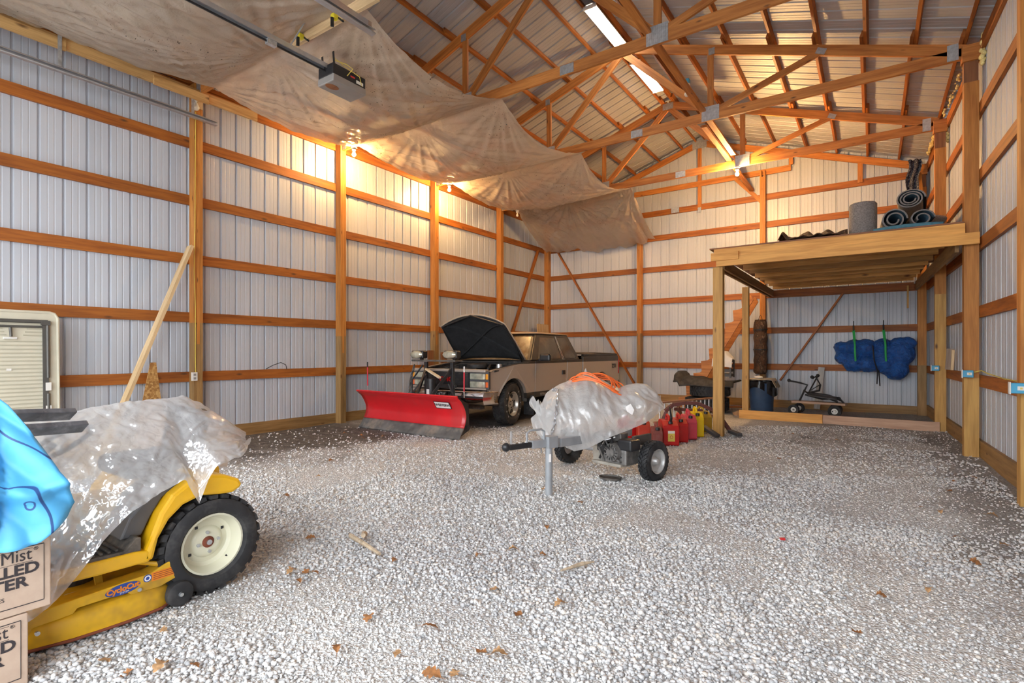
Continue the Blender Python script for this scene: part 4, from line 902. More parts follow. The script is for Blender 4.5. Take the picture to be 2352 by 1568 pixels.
for s in (1, -1): MB().bar((s * (HW - .09), -.5, .95), (s * (HW - .09), .6, 1.08), .10, .04).build('inner_fender', 'engine_dark', tk)
# hood
def hood(u, v, off=0.0):
    x = -.80 + 1.60 * u; k = (2 * u - 1); ln = (1.06 - .16 * k * k) * v; a = R(52 - 5 * k * k); crown = .085 * (1 - k * k) * math.sin(PI * min(1, .25 + .6 * v)) + off
    y = .54 - ln * math.cos(a) + crown * math.sin(a); z = 1.11 + ln * math.sin(a) + crown * math.cos(a) - .035 * max(0, v - .86) / .14 * math.cos(a)
    return (x * (1 - .05 * v), y, z)
hd_ = MB().grid(lambda u, v: hood(u, v, .02), 20, 14).build('hood', 'dust_roof', tk, smooth=True, solid=.012)
MB().grid(lambda u, v: hood(.02 + .96 * u, .02 + .95 * v, -.005), 20, 14).build('hood_liner', 'hood_liner', hd_, smooth=True, solid=.02)
for (a, b) in (((.06, .1), (.5, .5)), ((.94, .1), (.5, .5)), ((.1, .9), (.5, .5)), ((.9, .9), (.5, .5))):
    MB().tube([hood(a[0] + (b[0] - a[0]) * t, a[1] + (b[1] - a[1]) * t, -.02) for t in (0, .25, .5, .75, 1)], .022, 8).build('hood_rib', 'hood_liner', hd_, smooth=True)
MB().tube([hood(.02, .03, -.01), hood(.015, .5, -.01), hood(.03, .96, -.01), hood(.5, .985, -.01), hood(.97, .96, -.01), hood(.985, .5, -.01), hood(.98, .03, -.01)], .016, 8).build('hood_edge', 'black_paint', hd_, smooth=True)
for s in (1, -1): MB().bar((s * .74, .50, 1.08), (s * .73, .34, 1.34), .012, .03).build('hood_hinge', 'black_paint', hd_)
# front
def fx(x): return -.64 - .07 * (1 - (x / .88) ** 2)
gr = MB().prism([(-.47, .67), (.47, .67), (.47, .93), (-.47, .93)], 'Y', -.70, -.60).build('grille', 'black_paint', tk)
for k in range(9): MB().box((0, -.708, .69 + k * .027), (.92, .012, .010)).build('grille_bar', 'engine_dark', gr)
MB().box((0, -.67, .955), (1.66, .10, .05)).build('header_panel', 'truck_paint', tk, bevel=.015); MB().box((0, -.67, .655), (1.66, .09, .03)).build('lower_panel', 'truck_paint', tk, bevel=.01)
text('grille_letters', 'GMC', .11, 'red_lens', gr, frame((-.02, -.722, .80), (1, 0, 0), (0, 0, 1)), .006, 1.25, .004)
for s in (1, -1):
    MB().box((s * .67, -.655, .80), (.40, .06, .30)).build('headlight_bezel', 'dark_grey_plastic', tk, bevel=.008)
    for z in (.862, .728):
        MB().box((s * .64, -.685, z), (.31, .03, .100)).build('headlight', 'headlight_glass', tk, bevel=.012)
        MB().box((s * .835, -.655, z), (.06, .07, .095)).build('marker_lamp', 'amber_lens' if z > .8 else 'orange_lens', tk, bevel=.012)
bp = MB().grid(lambda u, v: ((-.90 + 1.8 * u), fx(-.88 + 1.76 * u) - .075 - .03 * math.sin(PI * v) + .42 * max(0, abs(2 * u - 1) - .90) / .10 * .6, .40 + .22 * v), 40, 8).build('front_bumper', 'chrome', tk, smooth=True, solid=.02)
MB().grid(lambda u, v: ((-.895 + 1.79 * u), fx(-.88 + 1.76 * u) - .118 + .42 * max(0, abs(2 * u - 1) - .90) / .10 * .6, .505 + .035 * v), 40, 1).build('bumper_strip', 'black_paint', bp, solid=.012)
MB().box((0, -.50, .35), (1.2, .12, .10)).build('tow_bar', 'mud_metal', tk)
MB().tube([(-.7, 0, .34), (.7, 0, .34)], .04, 10).build('front_axle', 'mud_metal', tk); MB().tube([(-.7, 3.58, .34), (.7, 3.58, .34)], .05, 10).build('rear_axle', 'mud_metal', tk)
def truck_wheel(x, y, s, rz=0.0):
    w = MB(); t = tyre_mesh(.365, .205, .25, 36).build('wheel', 'black_rubber', tk, smooth=True, angle=45); t.location = (x, y, .365); t.rotation_euler = (0, 0, rz)
    rim = MB().lathe([(.205, .10), (.215, .118), (.20, .11), (.185, .06), (.17, .045), (.09, .065), (.06, .085), (.045, .095), (.001, .098)], axis='X', n=36).build('rim', 'alloy', t, smooth=True)
    if s < 0: rim.scale = (-1, 1, 1)
    for k in range(5):
        a = 2 * PI * k / 5; MB().prism([(.105 * math.cos(a - .22), .105 * math.sin(a - .22)), (.172 * math.cos(a - .30), .172 * math.sin(a - .30)), (.172 * math.cos(a + .30), .172 * math.sin(a + .30)), (.105 * math.cos(a + .22), .105 * math.sin(a + .22))], 'X', s * .052, s * .066).build('rim_slot', 'black_paint', t)
    for k in range(6):
        a = 2 * PI * k / 6 + .2; MB().cyl((s * .08, .062 * math.cos(a), .062 * math.sin(a)), (s * .095, .062 * math.cos(a), .062 * math.sin(a)), .010, 8).build('lug_nut', 'black_paint', t)
    for k in range(16):
        if k in (3, 4, 5, 11, 12, 13): continue
        a = 2 * PI * k / 16; MB().box((s * .1225, .285 * math.cos(a), .285 * math.sin(a)), (.004, .035, .022), rx=a).build('tyre_letter', 'white_letter', t)
truck_wheel(.765, 0, 1, R(8)); truck_wheel(-.765, 0, -1, R(8)); truck_wheel(.755, 3.58, 1); truck_wheel(-.755, 3.58, -1)
text('bed_decal', 'Z71', .13, 'black_paint', tk, frame((HW + .016, 4.28, .93), (0, 1, 0), (0, .25, 1)), .002, 1.2, .004)
text('sill_letters', 'SIERRA', .07, 'alloy', tk, frame((HW + .002, .98, .475), (0, 1, 0), (0, 0, 1)), .004, 1.0, .001)
# ================================================================ SNOW PLOW
flat('plow_red', (.56, .012, .018), .33, 0, .10, dirt=((.42, .05, .05), .5), nscale=3, coat=.2); flat('plow_edge', (.13, .12, .11), .8, .2, .4, dirt=((.34, .27, .20), .8), nscale=5); flat('decal_white', (.78, .76, .74), .5); flat('rod_red', (.55, .03, .05), .5)
pl = thing('snow_plow', 'red snow plow blade with lights mounted before the truck', 'snow plow', (-6.01, 5.78, 0), rz=R(-1.0))
PW = 1.12
def prof(t): return (.15 * math.sin(PI * min(1, t * 1.05)) + .02 - .045 * max(0, t - .88) / .12, .025 + .60 * t)
MB().grid(lambda u, v: (-PW + 2 * PW * u, prof(.22 + .78 * v)[0], prof(.22 + .78 * v)[1]), 24, 18).build('moldboard', 'plow_red', pl, smooth=True, solid=.008)
MB().grid(lambda u, v: (-PW + 2 * PW * u, prof(.25 * v)[0] - .008, prof(.25 * v)[1] - .02), 40, 5).build('cutting_edge', 'plow_edge', pl, smooth=True, solid=.014)
MB().tube([(-PW, prof(1)[0], prof(1)[1]), (PW, prof(1)[0], prof(1)[1])], .014, 10).build('top_roll', 'plow_red', pl, smooth=True)
for k in range(7):
    x = -PW + .02 + k * (2 * PW - .04) / 6
    rp = [(prof(t)[0] + .012, prof(t)[1]) for t in [i / 10 for i in range(11)]]; MB().prism(rp + [(.24, .50), (.26, .12)], 'X', x - .006, x + .006).build('rib', 'black_paint', pl)
MB().bar((-PW, .22, .16), (PW, .22, .16), .06, .06).build('rear_channel', 'black_paint', pl)
for (x, h) in ((-PW + .06, .50), (PW - .03, .46)):
    o = MB().tube([(x, .16, .60), (x + .015, .14, .60 + h * .28)], .010, 8).build('marker_base', 'bright_steel', pl); MB().tube([(x + .015, .14, .60 + h * .2), (x + .035, .12, .60 + h * .82)], .011, 8).build('marker_rod', 'rod_red', pl); MB().tube([(x + .035, .12, .60 + h * .82), (x + .04, .115, .60 + h)], .011, 8).build('marker_tip', 'decal_white' if x > 0 else 'black_paint', pl)
dq = lambda x, t, off: (x, prof(t)[0] - off, prof(t)[1])
b = MB().add([dq(.56, .66, .014), dq(.88, .66, .014), dq(.88, .84, .018), dq(.56, .84, .018)], [(0, 1, 2, 3)]).build('decal_border', 'black_paint', pl); b2 = MB().add([dq(.575, .675, .017), dq(.865, .675, .017), dq(.865, .825, .021), dq(.575, .825, .021)], [(0, 1, 2, 3)]).build('decal', 'decal_white', pl)
n_ = V(0, prof(.84)[0] - prof(.66)[0], prof(.84)[1] - prof(.66)[1])
text('decal_letters', 'WESTERN', .062, 'black_paint', pl, frame(dq(.72, .75, .024), (1, 0, 0), tuple(n_)), .001, 1.02, .002)
# mount
def pm(a, b, w, h=None, n='mount_bar', m='black_paint'): return MB().bar(a, b, w, h or w).build(n, m, pl, bevel=.005)
for s in (-1, 1):
    pm((s * .75, .25, .14), (s * .12, 1.05, .24), .07, .09, 'push_arm'); pm((s * .30, .80, .20), (s * .30, .78, 1.10), .06, .05, 'tower_post'); pm((s * .30, .80, 1.02), (s * .16, .42, .55), .04, .05, 'lift_strut')
pm((-.66, .86, 1.12), (.38, .84, 1.12), .16, .03, 'light_bar', 'mud_metal'); pm((-.36, .80, .70), (.36, .80, .70), .05); pm((-.34, .80, .30), (.34, .80, .30), .08, .10); pm((-.22, .70, .98), (.32, .46, .86), .05, .03, 'lift_arm', 'cardboard_tan')
for s in (-1, 1):
    t = MB().box((s * .385 - .14, .84, 1.225), (.29, .12, .135)).build('plow_light', 'black_paint', pl, bevel=.02); MB().sphere((s * .385 - .15, .775, 1.225), (.150, .04, .066), 14, 8).build('lens', 'headlight_glass', t, smooth=True); MB().box((s * .385 - .14, .90, 1.15), (.05, .05, .08)).build('bracket', 'black_paint', t)
MB().cyl((-.10, .70, .50), (-.10, .70, .82), .075, 16).build('pump_motor', 'black_paint', pl, smooth=True); MB().box((-.10, .70, .42), (.22, .18, .14)).build('pump_tank', 'engine_dark', pl, bevel=.01); MB().box((-.10, .62, .60), (.06, .01, .10)).build('sticker', 'decal_white', pl)
for s in (-1, 1): MB().cyl((s * .5, .3, .22), (s * .18, .95, .28), .03, 10).build('hydraulic_ram', 'black_paint', pl, smooth=True)
for k, pts in enumerate((((-.32, .72, 1.05), (-.40, .55, .8), (-.36, .5, .45), (-.30, .45, .25)), ((-.22, .7, .9), (-.34, .52, .6), (-.25, .5, .3)), ((.2, .6, .6), (.38, .55, .45), (.3, .7, .3)), ((.36, .62, .75), (.5, .6, .55), (.42, .55, .32)))): MB().tube(pts, .014, 7).build('hose', 'black_rubber', pl, smooth=True)
def chain(pts, r, lw, m, par, name='chain_link'):
    # oval links along a polyline, alternately turned
    P_ = [V(*p) for p in pts]; seg = []; 
    for a, b in zip(P_, P_[1:]):
        n = max(1, int((b - a).length / (lw * 1.45))); seg += [a + (b - a) * (i / n) for i in range(n)]
    seg.append(P_[-1])
    for k, (a, b) in enumerate(zip(seg, seg[1:])):
        d = (b - a).normalized(); u = d.cross(V(0, 1, 0) if k % 2 else V(1, .2, 0)).normalized(); c = (a + b) / 2
        ring = [tuple(c + d * (lw * math.cos(t)) + u * (lw * .55 * math.sin(t))) for t in [2 * PI * j / 8 for j in range(8)]]
        MB().tube(ring, r, 5, closed=True).build(name, m, par, smooth=True)
chain([(-.42, .62, 1.05), (-.44, .55, .8), (-.43, .5, .45), (-.36, .48, .25)], .010, .032, 'mud_metal', pl)
# ================================================================ GARDEN TRACTOR, ITS COVER, BOXES, BLUE CLOTH
flat('tractor_yellow', (.80, .44, .008), .32, 0, .05, dirt=((.40, .24, .03), .35), nscale=4, coat=.25); flat('deck_yellow', (.74, .42, .012), .42, 0, .10, dirt=((.30, .17, .03), .75), nscale=5)
flat('rim_cream', (.70, .68, .52), .35, 0, .04, coat=.2); flat('grey_plastic', (.10, .10, .105), .5, 0, .15); flat('footrest_rubber', (.045, .042, .04), .7, 0, .3, dirt=((.25, .20, .15), .6), nscale=12); flat('seat_vinyl', (.05, .05, .052), .5); flat('decal_blue', (.02, .06, .30), .4); flat('decal_orange', (.75, .22, .01), .4); flat('rust', (.22, .06, .03), .8, .2, .3)
tr = thing('garden_tractor', 'yellow garden tractor with mower deck under a clear plastic cover', 'garden tractor', (-3.36, 1.40, 0))
outer = [(.150, .545), (.135, .575), (.06, .612), (-.04, .632), (-.12, .612), (-.20, .560), (-.255, .48), (-.30, .36), (-.325, .30), (-.345, .262)]
inner = [(-.285, .262), (-.262, .36), (-.215, .44), (-.15, .497), (-.06, .525), (.03, .510), (.10, .505), (.148, .528)]
o = MB().prism(outer + inner, 'X', .10, .475).build('fender', 'tractor_yellow', tr, bevel=.018)
MB().prism([(a - .0, b) for a, b in [(-.07, .625), (-.14, .60), (-.22, .54), (-.27, .46), (-.31, .375), (-.40, .375), (-.36, .47), (-.28, .56), (-.18, .625)]], 'X', .12, .40).build('fender_trim', 'grey_plastic', o, bevel=.008)
MB().prism(outer + inner, 'X', -.475, -.10).build('fender', 'tractor_yellow', tr, bevel=.018)
MB().box((0, -.02, .50), (.34, .42, .22)).build('rear_body', 'tractor_yellow', tr, bevel=.03)
for s in (1, -1):
    b = MB().prism([(-.30, .26), (-.30, .315), (-.36, .325), (-.78, .335), (-.78, .275), (-.5, .262)], 'X', s * .16, s * .475).build('running_board', 'tractor_yellow', tr, bevel=.01)
    ft = MB().prism([(-.335, .322), (-.335, .385), (-.355, .39), (-.40, .34), (-.76, .348), (-.76, .332)], 'X', s * .20, s * .465).build('foot_mat', 'footrest_rubber', tr, bevel=.004)
    for k in range(11): MB().box((s * .34, -.43 - k * .03, .350), (.23, .010, .008)).build('tread', 'footrest_rubber', ft)
MB().box((0, -.55, .42), (.36, .60, .20)).build('tunnel', 'tractor_yellow', tr, bevel=.03)
MB().grid(lambda u, v: (.27 * (1 - .12 * v) * math.copysign(abs(math.cos(PI * u)) ** .5, math.cos(PI * u)), -.72 - .68 * v, .36 + (.44 - .09 * v) * abs(math.sin(PI * u)) ** .45), 22, 10).build('hood', 'tractor_yellow', tr, smooth=True, solid=.01)
MB().box((0, -1.39, .50), (.46, .03, .30)).build('grille', 'grey_plastic', tr, bevel=.02)
MB().box((0, -.70, .70), (.40, .14, .22), rx=R(12)).build('dashboard', 'grey_plastic', tr, bevel=.03)
MB().tube([(0, -.62, .74), (0, -.54, .82)], .018, 8).build('steering_column', 'black_paint', tr); MB().tube([(.17 * math.cos(a), -.52 + .12 * math.sin(a), .82 + .07 * math.sin(a)) for a in [2 * PI * i / 20 for i in range(20)]], .013, 8, closed=True).build('steering_wheel', 'black_paint', tr, smooth=True)
st_ = MB().box((0, -.10, .66), (.42, .42, .10)).build('seat', 'seat_vinyl', tr, bevel=.035); MB().box((0, .06, .80), (.40, .09, .30), rx=R(-10)).build('backrest', 'seat_vinyl', st_, bevel=.035)
def tractor_wheel(s):
    t = tyre_mesh(.247, .150, .245, 26, True, .015).build('rear_wheel', 'black_rubber', tr, smooth=True, angle=45); t.location = (s * .365, 0, .253)
    q = MB().lathe([(.150, .075), (.160, .098), (.150, .100), (.138, .075), (.128, .030), (.110, .018), (.085, .022), (.075, .035), (.055, .040), (.001, .042)], axis='X', n=36).build('rim', 'rim_cream', t, smooth=True)
    if s < 0: q.scale = (-1, 1, 1)
    MB().lathe([(.001, .052), (.022, .052), (.030, .046), (.030, .036)], axis='X', n=18).build('hub', 'rust', t, smooth=True); MB().lathe([(.001, .060), (.014, .060), (.014, .045)], axis='X', n=12).build('axle_end', 'bright_steel', t, smooth=True)
    for k in range(4): a = 2 * PI * k / 4 + .1; MB().cyl((.035, .052 * math.cos(a), .052 * math.sin(a)), (.052, .052 * math.cos(a), .052 * math.sin(a)), .009, 6).build('bolt', 'bright_steel', t)
    for k in range(3): a = 2 * PI * k / 4 + .55; MB().box((.0235, .098 * math.cos(a), .098 * math.sin(a)), (.004, .014, .014)).build('rim_hole', 'black_paint', t)
    MB().cyl((.05, .09, -.10), (.085, .10, -.112), .006, 8).build('valve', 'black_paint', t)
tractor_wheel(1); tractor_wheel(-1)
for s in (1, -1): t = tyre_mesh(.19, .10, .15, 22, False).build('front_wheel', 'black_rubber', tr, smooth=True, angle=50); t.location = (s * .34, -1.22, .19); MB().lathe([(.10, .05), (.10, .06), (.05, .03), (.001, .04)], axis='X', n=20).build('rim', 'rim_cream', t, smooth=True)
# deck
dk = [(.20, -.17), (.36, -.165), (.455, -.195), (.50, -.26), (.515, -.40), (.50, -.60), (.46, -.74), (.38, -.84), (.15, -.88), (-.15, -.90), (-.45, -.82), (-.52, -.55), (-.50, -.25), (-.3, -.17)]
def ring(sc, z): return [((x) * sc, -.52 + (y + .52) * sc, z) for x, y in dk]
d = MB(); rings = [ring(1.0, .030), ring(1.0, .100), ring(.965, .135), ring(.80, .150), ring(.5, .152)]; n = len(dk)
for r_ in rings: d.v += r_
for i in range(len(rings) - 1):
    for j in range(n): d.f.append((i * n + j, i * n + (j + 1) % n, (i + 1) * n + (j + 1) % n, (i + 1) * n + j))
d.f.append(tuple((len(rings) - 1) * n + j for j in range(n)))
dko = d.build('mower_deck', 'deck_yellow', tr, smooth=True, angle=50, sub=2)
MB().tube([(x, y, .026) for x, y in dk], .007, 6, closed=True).build('deck_lip', 'rust', dko)
br = MB().prism([(-.175, .150), (-.175, .232), (-.215, .238), (-.30, .205), (-.66, .190), (-.80, .165), (-.80, .075), (-.755, .085), (-.735, .125), (-.60, .130), (-.585, .150), (-.40, .150), (-.38, .130), (-.26, .125)], 'X', .470, .482).build('side_bracket', 'deck_yellow', dko, bevel=.004)
MB().prism([(-.19, .228), (-.30, .200), (-.66, .186), (-.80, .162), (-.80, .156), (-.66, .180), (-.30, .194), (-.19, .222)], 'X', .38, .476).build('bracket_top', 'deck_yellow', dko)
for (y, z) in ((-.35, .145), (-.72, .10), (-.55, .075), (-.48, .07)): MB().cyl((.478, y, z), (.49, y, z), .009, 8).build('bolt', 'bright_steel', dko)
MB().cyl((.44, -.185, .12), (.44, -.185, .262), .014, 10).build('gauge_post', 'deck_yellow', dko); MB().cyl((.44, -.185, .258), (.44, -.185, .272), .010, 8).build('bolt', 'bright_steel', dko)
gw = MB().lathe([(.001, -.03), (.045, -.03), (.060, -.022), (.062, 0), (.060, .022), (.045, .03), (.015, .024), (.001, .024)], axis='X', n=24).build('gauge_wheel', 'black_rubber', dko, smooth=True); gw.location = (.485, -.178, .064); MB().lathe([(.001, .036), (.009, .036), (.012, .024)], axis='X', n=10).build('wheel_bolt', 'bright_steel', dko).location = (.485, -.178, .064)
db = MB().lathe([(.001, .001), (.07, .001), (.07, 0)], axis='X', n=28).build('oval_decal', 'decal_blue', br); db.location = (.4825, -.415, .172); db.scale = (1, 1, .36); db.rotation_euler = (R(2), 0, 0)
text('decal_letters', 'CycloCut', .034, 'decal_orange', br, frame((.4845, -.415, .174), (0, 1, .04), (0, -.1, 1)), .0005, .98, .0015); text('decal_letters', 'SYSTEM', .011, 'decal_white', br, frame((.4845, -.41, .156), (0, 1, .04), (0, 0, 1)), .0004)
rd = MB().lathe([(.001, .001), (.018, .001), (.018, 0)], axis='X', n=20).build('round_decal', 'decal_blue', br); rd.location = (.4825, -.315, .186); MB().lathe([(.008, .0016), (.014, .0016)], axis='X', n=16, cap=False).build('decal_ring', 'decal_white', br).location = (.4825, -.315, .186)
wl_ = MB().box((.4828, -.245, .185), (.0012, .105, .042)).build('warning_decal', 'decal_orange', br)
for k in range(4): MB().box((.4836, -.245, .172 + k * .009), (.0008, .09, .003)).build('print_line', 'rust', wl_)
MB().box((.30, -.50, .1545), (.03, .16, .002), rz=.0).build('deck_label', 'decal_white', dko); MB().box((.33, -.74, .153), (.05, .06, .002)).build('deck_label', 'clamp_yellow', dko)
MB().bar((.30, -.45, .16), (.22, -.45, .30), .03, .012).build('lift_link', 'deck_yellow', dko); MB().tube([(.44, -.24, .22), (.38, -.36, .26), (.34, -.5, .24)], .012, 8).build('lift_rod', 'deck_yellow', dko); MB().tube([(.30, -.22, .27), (.38, -.30, .275), (.25, -.5, .22)], .014, 7).build('discharge_pipe', 'engine_dark', dko)
MB().cyl((.12, -.5, .15), (.12, -.5, .20), .09, 18).build('pulley', 'engine_dark', dko); MB().cyl((-.2, -.5, .15), (-.2, -.5, .20), .09, 18).build('pulley', 'engine_dark', dko)
# clear cover
film('clear_film', (.93, .93, .93), .46, .20, .07, .8)
def lerp(x, tab):
    for (a, b), (c, d_) in zip(tab, tab[1:]):
        if x <= c: return b + (d_ - b) * max(0, (x - a) / (c - a))
    return tab[-1][1]
RZ = [(-.90, .88), (-.66, .955), (-.24, 1.0), (.05, 1.025), (.14, .985), (.26, .87), (.38, .77)]
HZ = [(-.90, .12), (-.74, .19), (-.66, .24), (-.51, .44), (-.39, .545), (-.18, .64), (-.16, .645), (-.13, .57), (-.10, .515), (-.06, .60), (-.02, .685), (.0, .690), (.10, .70), (.16, .72), (.38, .74)]
HX = [(-.90, .56), (-.5, .54), (0, .535), (.12, .50), (.22, .38), (.38, .14)]
def cov(u, v):
    y = -.86 + 1.235 * u; rz, hz, hx = lerp(y, RZ), lerp(y, HZ), lerp(y, HX); rx = .04
    if v < .35:
        t = v / .35; x = -hx * .95 + (rx + hx * .95) * t; z = .52 + (rz - .52) * math.sin(t * PI / 2) ** .8
    else:
        t = (v - .35) / .65; x = rx + (hx - rx) * (t ** .75); z = rz + (hz - rz) * (t ** 1.25) - .035 * math.sin(PI * t)
    n1 = fbm(y * 1.3 + v * 2.2, v * 3 - y * 1.2, 2.2, 71); n2 = abs(fbm(y * 2.6 + v, v * 5 - y, 2.6, 72)); n3 = abs(fbm(y * 5 - v * 3, v * 7 + y * 2, 3.2, 73))
    k = min(1, v * 6)
    return (x + (.030 * n1 + .030 * n2 + .012 * n3) * k, y + .02 * n1, z + (.016 * n1 + .014 * n3 - .010 * n2) * k)
co = MB().grid(cov, 130, 90).build('plastic_cover', 'clear_film', smooth=True, angle=180); co.location = (-3.36, 1.40, 0)
tag(co, 'clear crinkled plastic sheet draped over the yellow tractor', 'plastic sheet')
flat('strip_grey', (.13, .135, .15), .45, 0, .3, dirt=((.4, .4, .42), .5), nscale=20)
for (a, b, lab) in (((-3.02, .62, 1.005), (-3.10, .86, .985), 'upper grey rubber strip lying on the plastic cover'), ((-2.96, .62, .945), (-3.03, .885, .93), 'lower grey rubber strip beside the blue cloth')): tag(MB().bar(a, b, .026, .062, up=(.75, 0, .65)).build('rubber_strip', 'strip_grey', bevel=.004), lab, 'strip')
# cardboard boxes
def _card(nt, b):
    v = coords(nt, 'Object', (1, 1, 1), False); n = noise(nt, v, 18, 4); L(nt, ramp(nt, n, [(.3, (.46, .335, .25)), (.7, (.53, .395, .30))]), b.inputs['Base Color']); b.inputs['Roughness'].default_value = .85
mat('cardboard', _card); flat('print_ink', (.035, .028, .03), .8)
def water_box(yc, z0, label, sx=.20, sy=.40, sz=.272):
    t = thing('cardboard_box', label, 'box', (-2.68 - sx / 2, yc, z0), group='stacked cardboard boxes')
    MB().box((0, 0, sz / 2), (sx, sy, sz)).build('carton', 'cardboard', t, bevel=.004)
    MB().box((0, 0, sz + .001), (sx, .05, .001)).build('tape', 'strip_grey', t)
    X = sx / 2 + .0012; e = sy / 2; pr = MB()
    for (a, b) in (((X, -e + .012, .03), (X, e - .022, .03)), ((X, -e + .012, sz - .022), (X, e - .022, sz - .022)), ((X, e - .022, .03), (X, e - .022, sz - .022))): pr.bar(a, b, .001, .003, up=(0, 0, 1))
    pr.build('border_print', 'print_ink', t)
    F = lambda y, z: frame((X, y, z), (0, 1, 0), (0, 0, 1)); e2 = e - .035
    text('print', 'Mist', .066, 'print_ink', t, F(e2 - .022, sz - .052), .0003, .80, 0, 'RIGHT'); text('print', '®', .018, 'print_ink', t, F(e2 - .004, sz - .036), .0003, 1, 0, 'RIGHT')
    text('print', 'DISTILLED', .056, 'print_ink', t, F(e2, sz - .106), .0003, 1.08, .0018, 'RIGHT'); text('print', 'WATER', .056, 'print_ink', t, F(e2 - .035, sz - .154), .0003, 1.08, .0018, 'RIGHT')
    text('print', 'BOTTLES', .022, 'print_ink', t, F(e2 - .10, .068), .0003, 1.0, 0, 'RIGHT'); text('print', 'L.)', .022, 'print_ink', t, F(e2 - .12, .047), .0003, 1.0, 0, 'RIGHT')
    ln = MB()
    for z in (sz - .030, sz - .079): ln.bar((X, -e + .03, z), (X, e2 - .02, z), .0008, .0012)
    ln.build('print_rule', 'print_ink', t)
water_box(.675 - .20, .278, 'upper cardboard water box under the blue cloth'); water_box(.607 - .20, .002, 'lower cardboard water box on the gravel')
# blue printed cloth
def _blue(nt, b):
    b.inputs['Roughness'].default_value = .55; v = coords(nt, 'Object', (1, 1, 1), False)
    base = ramp(nt, noise(nt, v, 6, 4), [(.3, (.06, .33, .62)), (.7, (.10, .43, .74))])
    vo = nt.nodes.new('ShaderNodeTexVoronoi'); vo.inputs['Scale'].default_value = 5.5; L(nt, v, vo.inputs['Vector'])
    rg = ramp(nt, vo.outputs['Distance'], [(0, (1, 1, 1)), (.045, (1, 1, 1)), (.05, (0, 0, 0)), (.085, (0, 0, 0)), (.09, (1, 1, 1)), (.115, (1, 1, 1)), (.12, (0, 0, 0))])
    n = noise(nt, v, 2.6, 1); lnm = ramp(nt, n, [(.485, (0, 0, 0)), (.488, (1, 1, 1)), (.50, (1, 1, 1)), (.503, (0, 0, 0))])
    L(nt, mixc(nt, mth(nt, 'MAXIMUM', rg, lnm), base, (.02, .07, .22)), b.inputs['Base Color'])
mat('blue_cloth', _blue)
def bl(u, v):
    yr = lerp(v, [(0, .50), (.15, .565), (.35, .62), (.6, .67), (.9, .725), (1, .70)]); y = .10 + (yr - .10) * u
    zb = .56 + .07 * (1 - u) + .055 * max(0, u - .85) / .15; z = 1.22 - (1.22 - zb) * v - .07 * u * (1 - v) + .03 * math.sin(u * 7) * v
    fold = abs(math.sin(u * 6.5 + v * 2.2)) ** .6; x = -2.84 + .17 * min(1, v * 1.4) + .085 * fold * (.3 + v) * .8 + .03 * abs(math.sin(u * 15 - v * 6)) + .05 * max(0, 1 - abs(v - .50 - .22 * u) / .07)
    return (x, y, z)
tag(MB().grid(bl, 50, 40).build('blue_cloth', 'blue_cloth', smooth=True, solid=.004, angle=180), 'bright blue printed cloth heaped over the cardboard boxes', 'cloth')
# ---- things leaning on the side wall
flat('table_beige', (.58, .54, .42), .55, 0, .05); flat('table_leg', (.10, .095, .085), .45, .3, .1); flat('table_groove', (.42, .39, .29), .6)
tb_ = thing('folding_table', 'beige plastic folding table leaning on the wall, legs folded', 'table', (-7.70, 1.64, 0), rot=(0, R(-2.0), 0))
top = MB().prism([(-.38, .04), (-.36, 0), (.36, 0), (.38, .04), (.38, 1.66), (.36, 1.71), (.32, 1.73), (-.32, 1.73), (-.36, 1.71), (-.38, 1.66)], 'X', -.03, .015).build('table_top', 'table_beige', tb_, bevel=.01)
rim = MB().tube([(.012, -.37, .04), (.012, .37, .04), (.012, .37, 1.66), (.012, .34, 1.71), (.012, .30, 1.722), (.012, -.30, 1.722), (.012, -.34, 1.71), (.012, -.37, 1.66)], .016, 8, closed=True).build('rim', 'table_beige', tb_, smooth=True)
for k in range(34):
    z = .10 + k * .043
    if z < 1.42: MB().box((.017, -.02, z), (.008, .52, .012)).build('groove', 'table_groove', top)
for k in range(3):
    for s in (-1, 1): MB().box((.017, s * .17, 1.46 + k * .035), (.008, .20 - .03 * k, .012)).build('groove', 'table_groove', top)
lg = lambda n, a, b, r=.016: MB().tube([a, b], r, 10).build(n, 'table_leg', tb_, smooth=True)
lg('leg', (.035, .275, .98), (.035, .275, 1.58)); lg('leg', (.035, .275, .50), (.035, .275, .80)); lg('cross_tube', (.035, -.30, 1.615), (.035, .275, 1.615), .020); lg('cross_tube', (.03, -.30, 1.555), (.03, .24, 1.555), .013); MB().box((.03, .255, .85), (.02, .05, 1.45)).build('side_rail', 'table_leg', tb_)
MB().box((.04, .255, 1.60), (.03, .08, .05)).build('bracket', 'table_leg', tb_); lg('latch', (.045, -.04, 1.54), (.045, -.035, 1.44), .014); MB().box((.03, -.04, 1.425), (.02, .11, .02)).build('latch_plate', 'white_plastic', tb_); MB().box((.021, -.05, 1.08), (.002, .04, .025)).build('sticker', 'white_plastic', tb_)
for z in (.62, .88): MB().box((.03, .275, z), (.03, .05, .09)).build('leg_clip', 'white_plastic', tb_)
tag(board('leaning_board', (-7.50, 2.33, .0), (-7.70, 3.42, 2.72), .038, .13, 'pale_wood', up=(1, 0, 0)), 'long pale board leaning diagonally against the side wall', 'board')
def _osb(nt, b):
    v = coords(nt, 'Object', (1, 1, 1), False); vo = nt.nodes.new('ShaderNodeTexVoronoi'); vo.inputs['Scale'].default_value = 38; L(nt, v, vo.inputs['Vector']); sp = nt.nodes.new('ShaderNodeSeparateColor'); L(nt, vo.outputs['Color'], sp.inputs[0])
    L(nt, ramp(nt, sp.outputs[0], [(0, (.32, .15, .04)), (.5, (.50, .27, .08)), (1, (.66, .42, .16))]), b.inputs['Base Color']); b.inputs['Roughness'].default_value = .7
mat('strand_board', _osb)
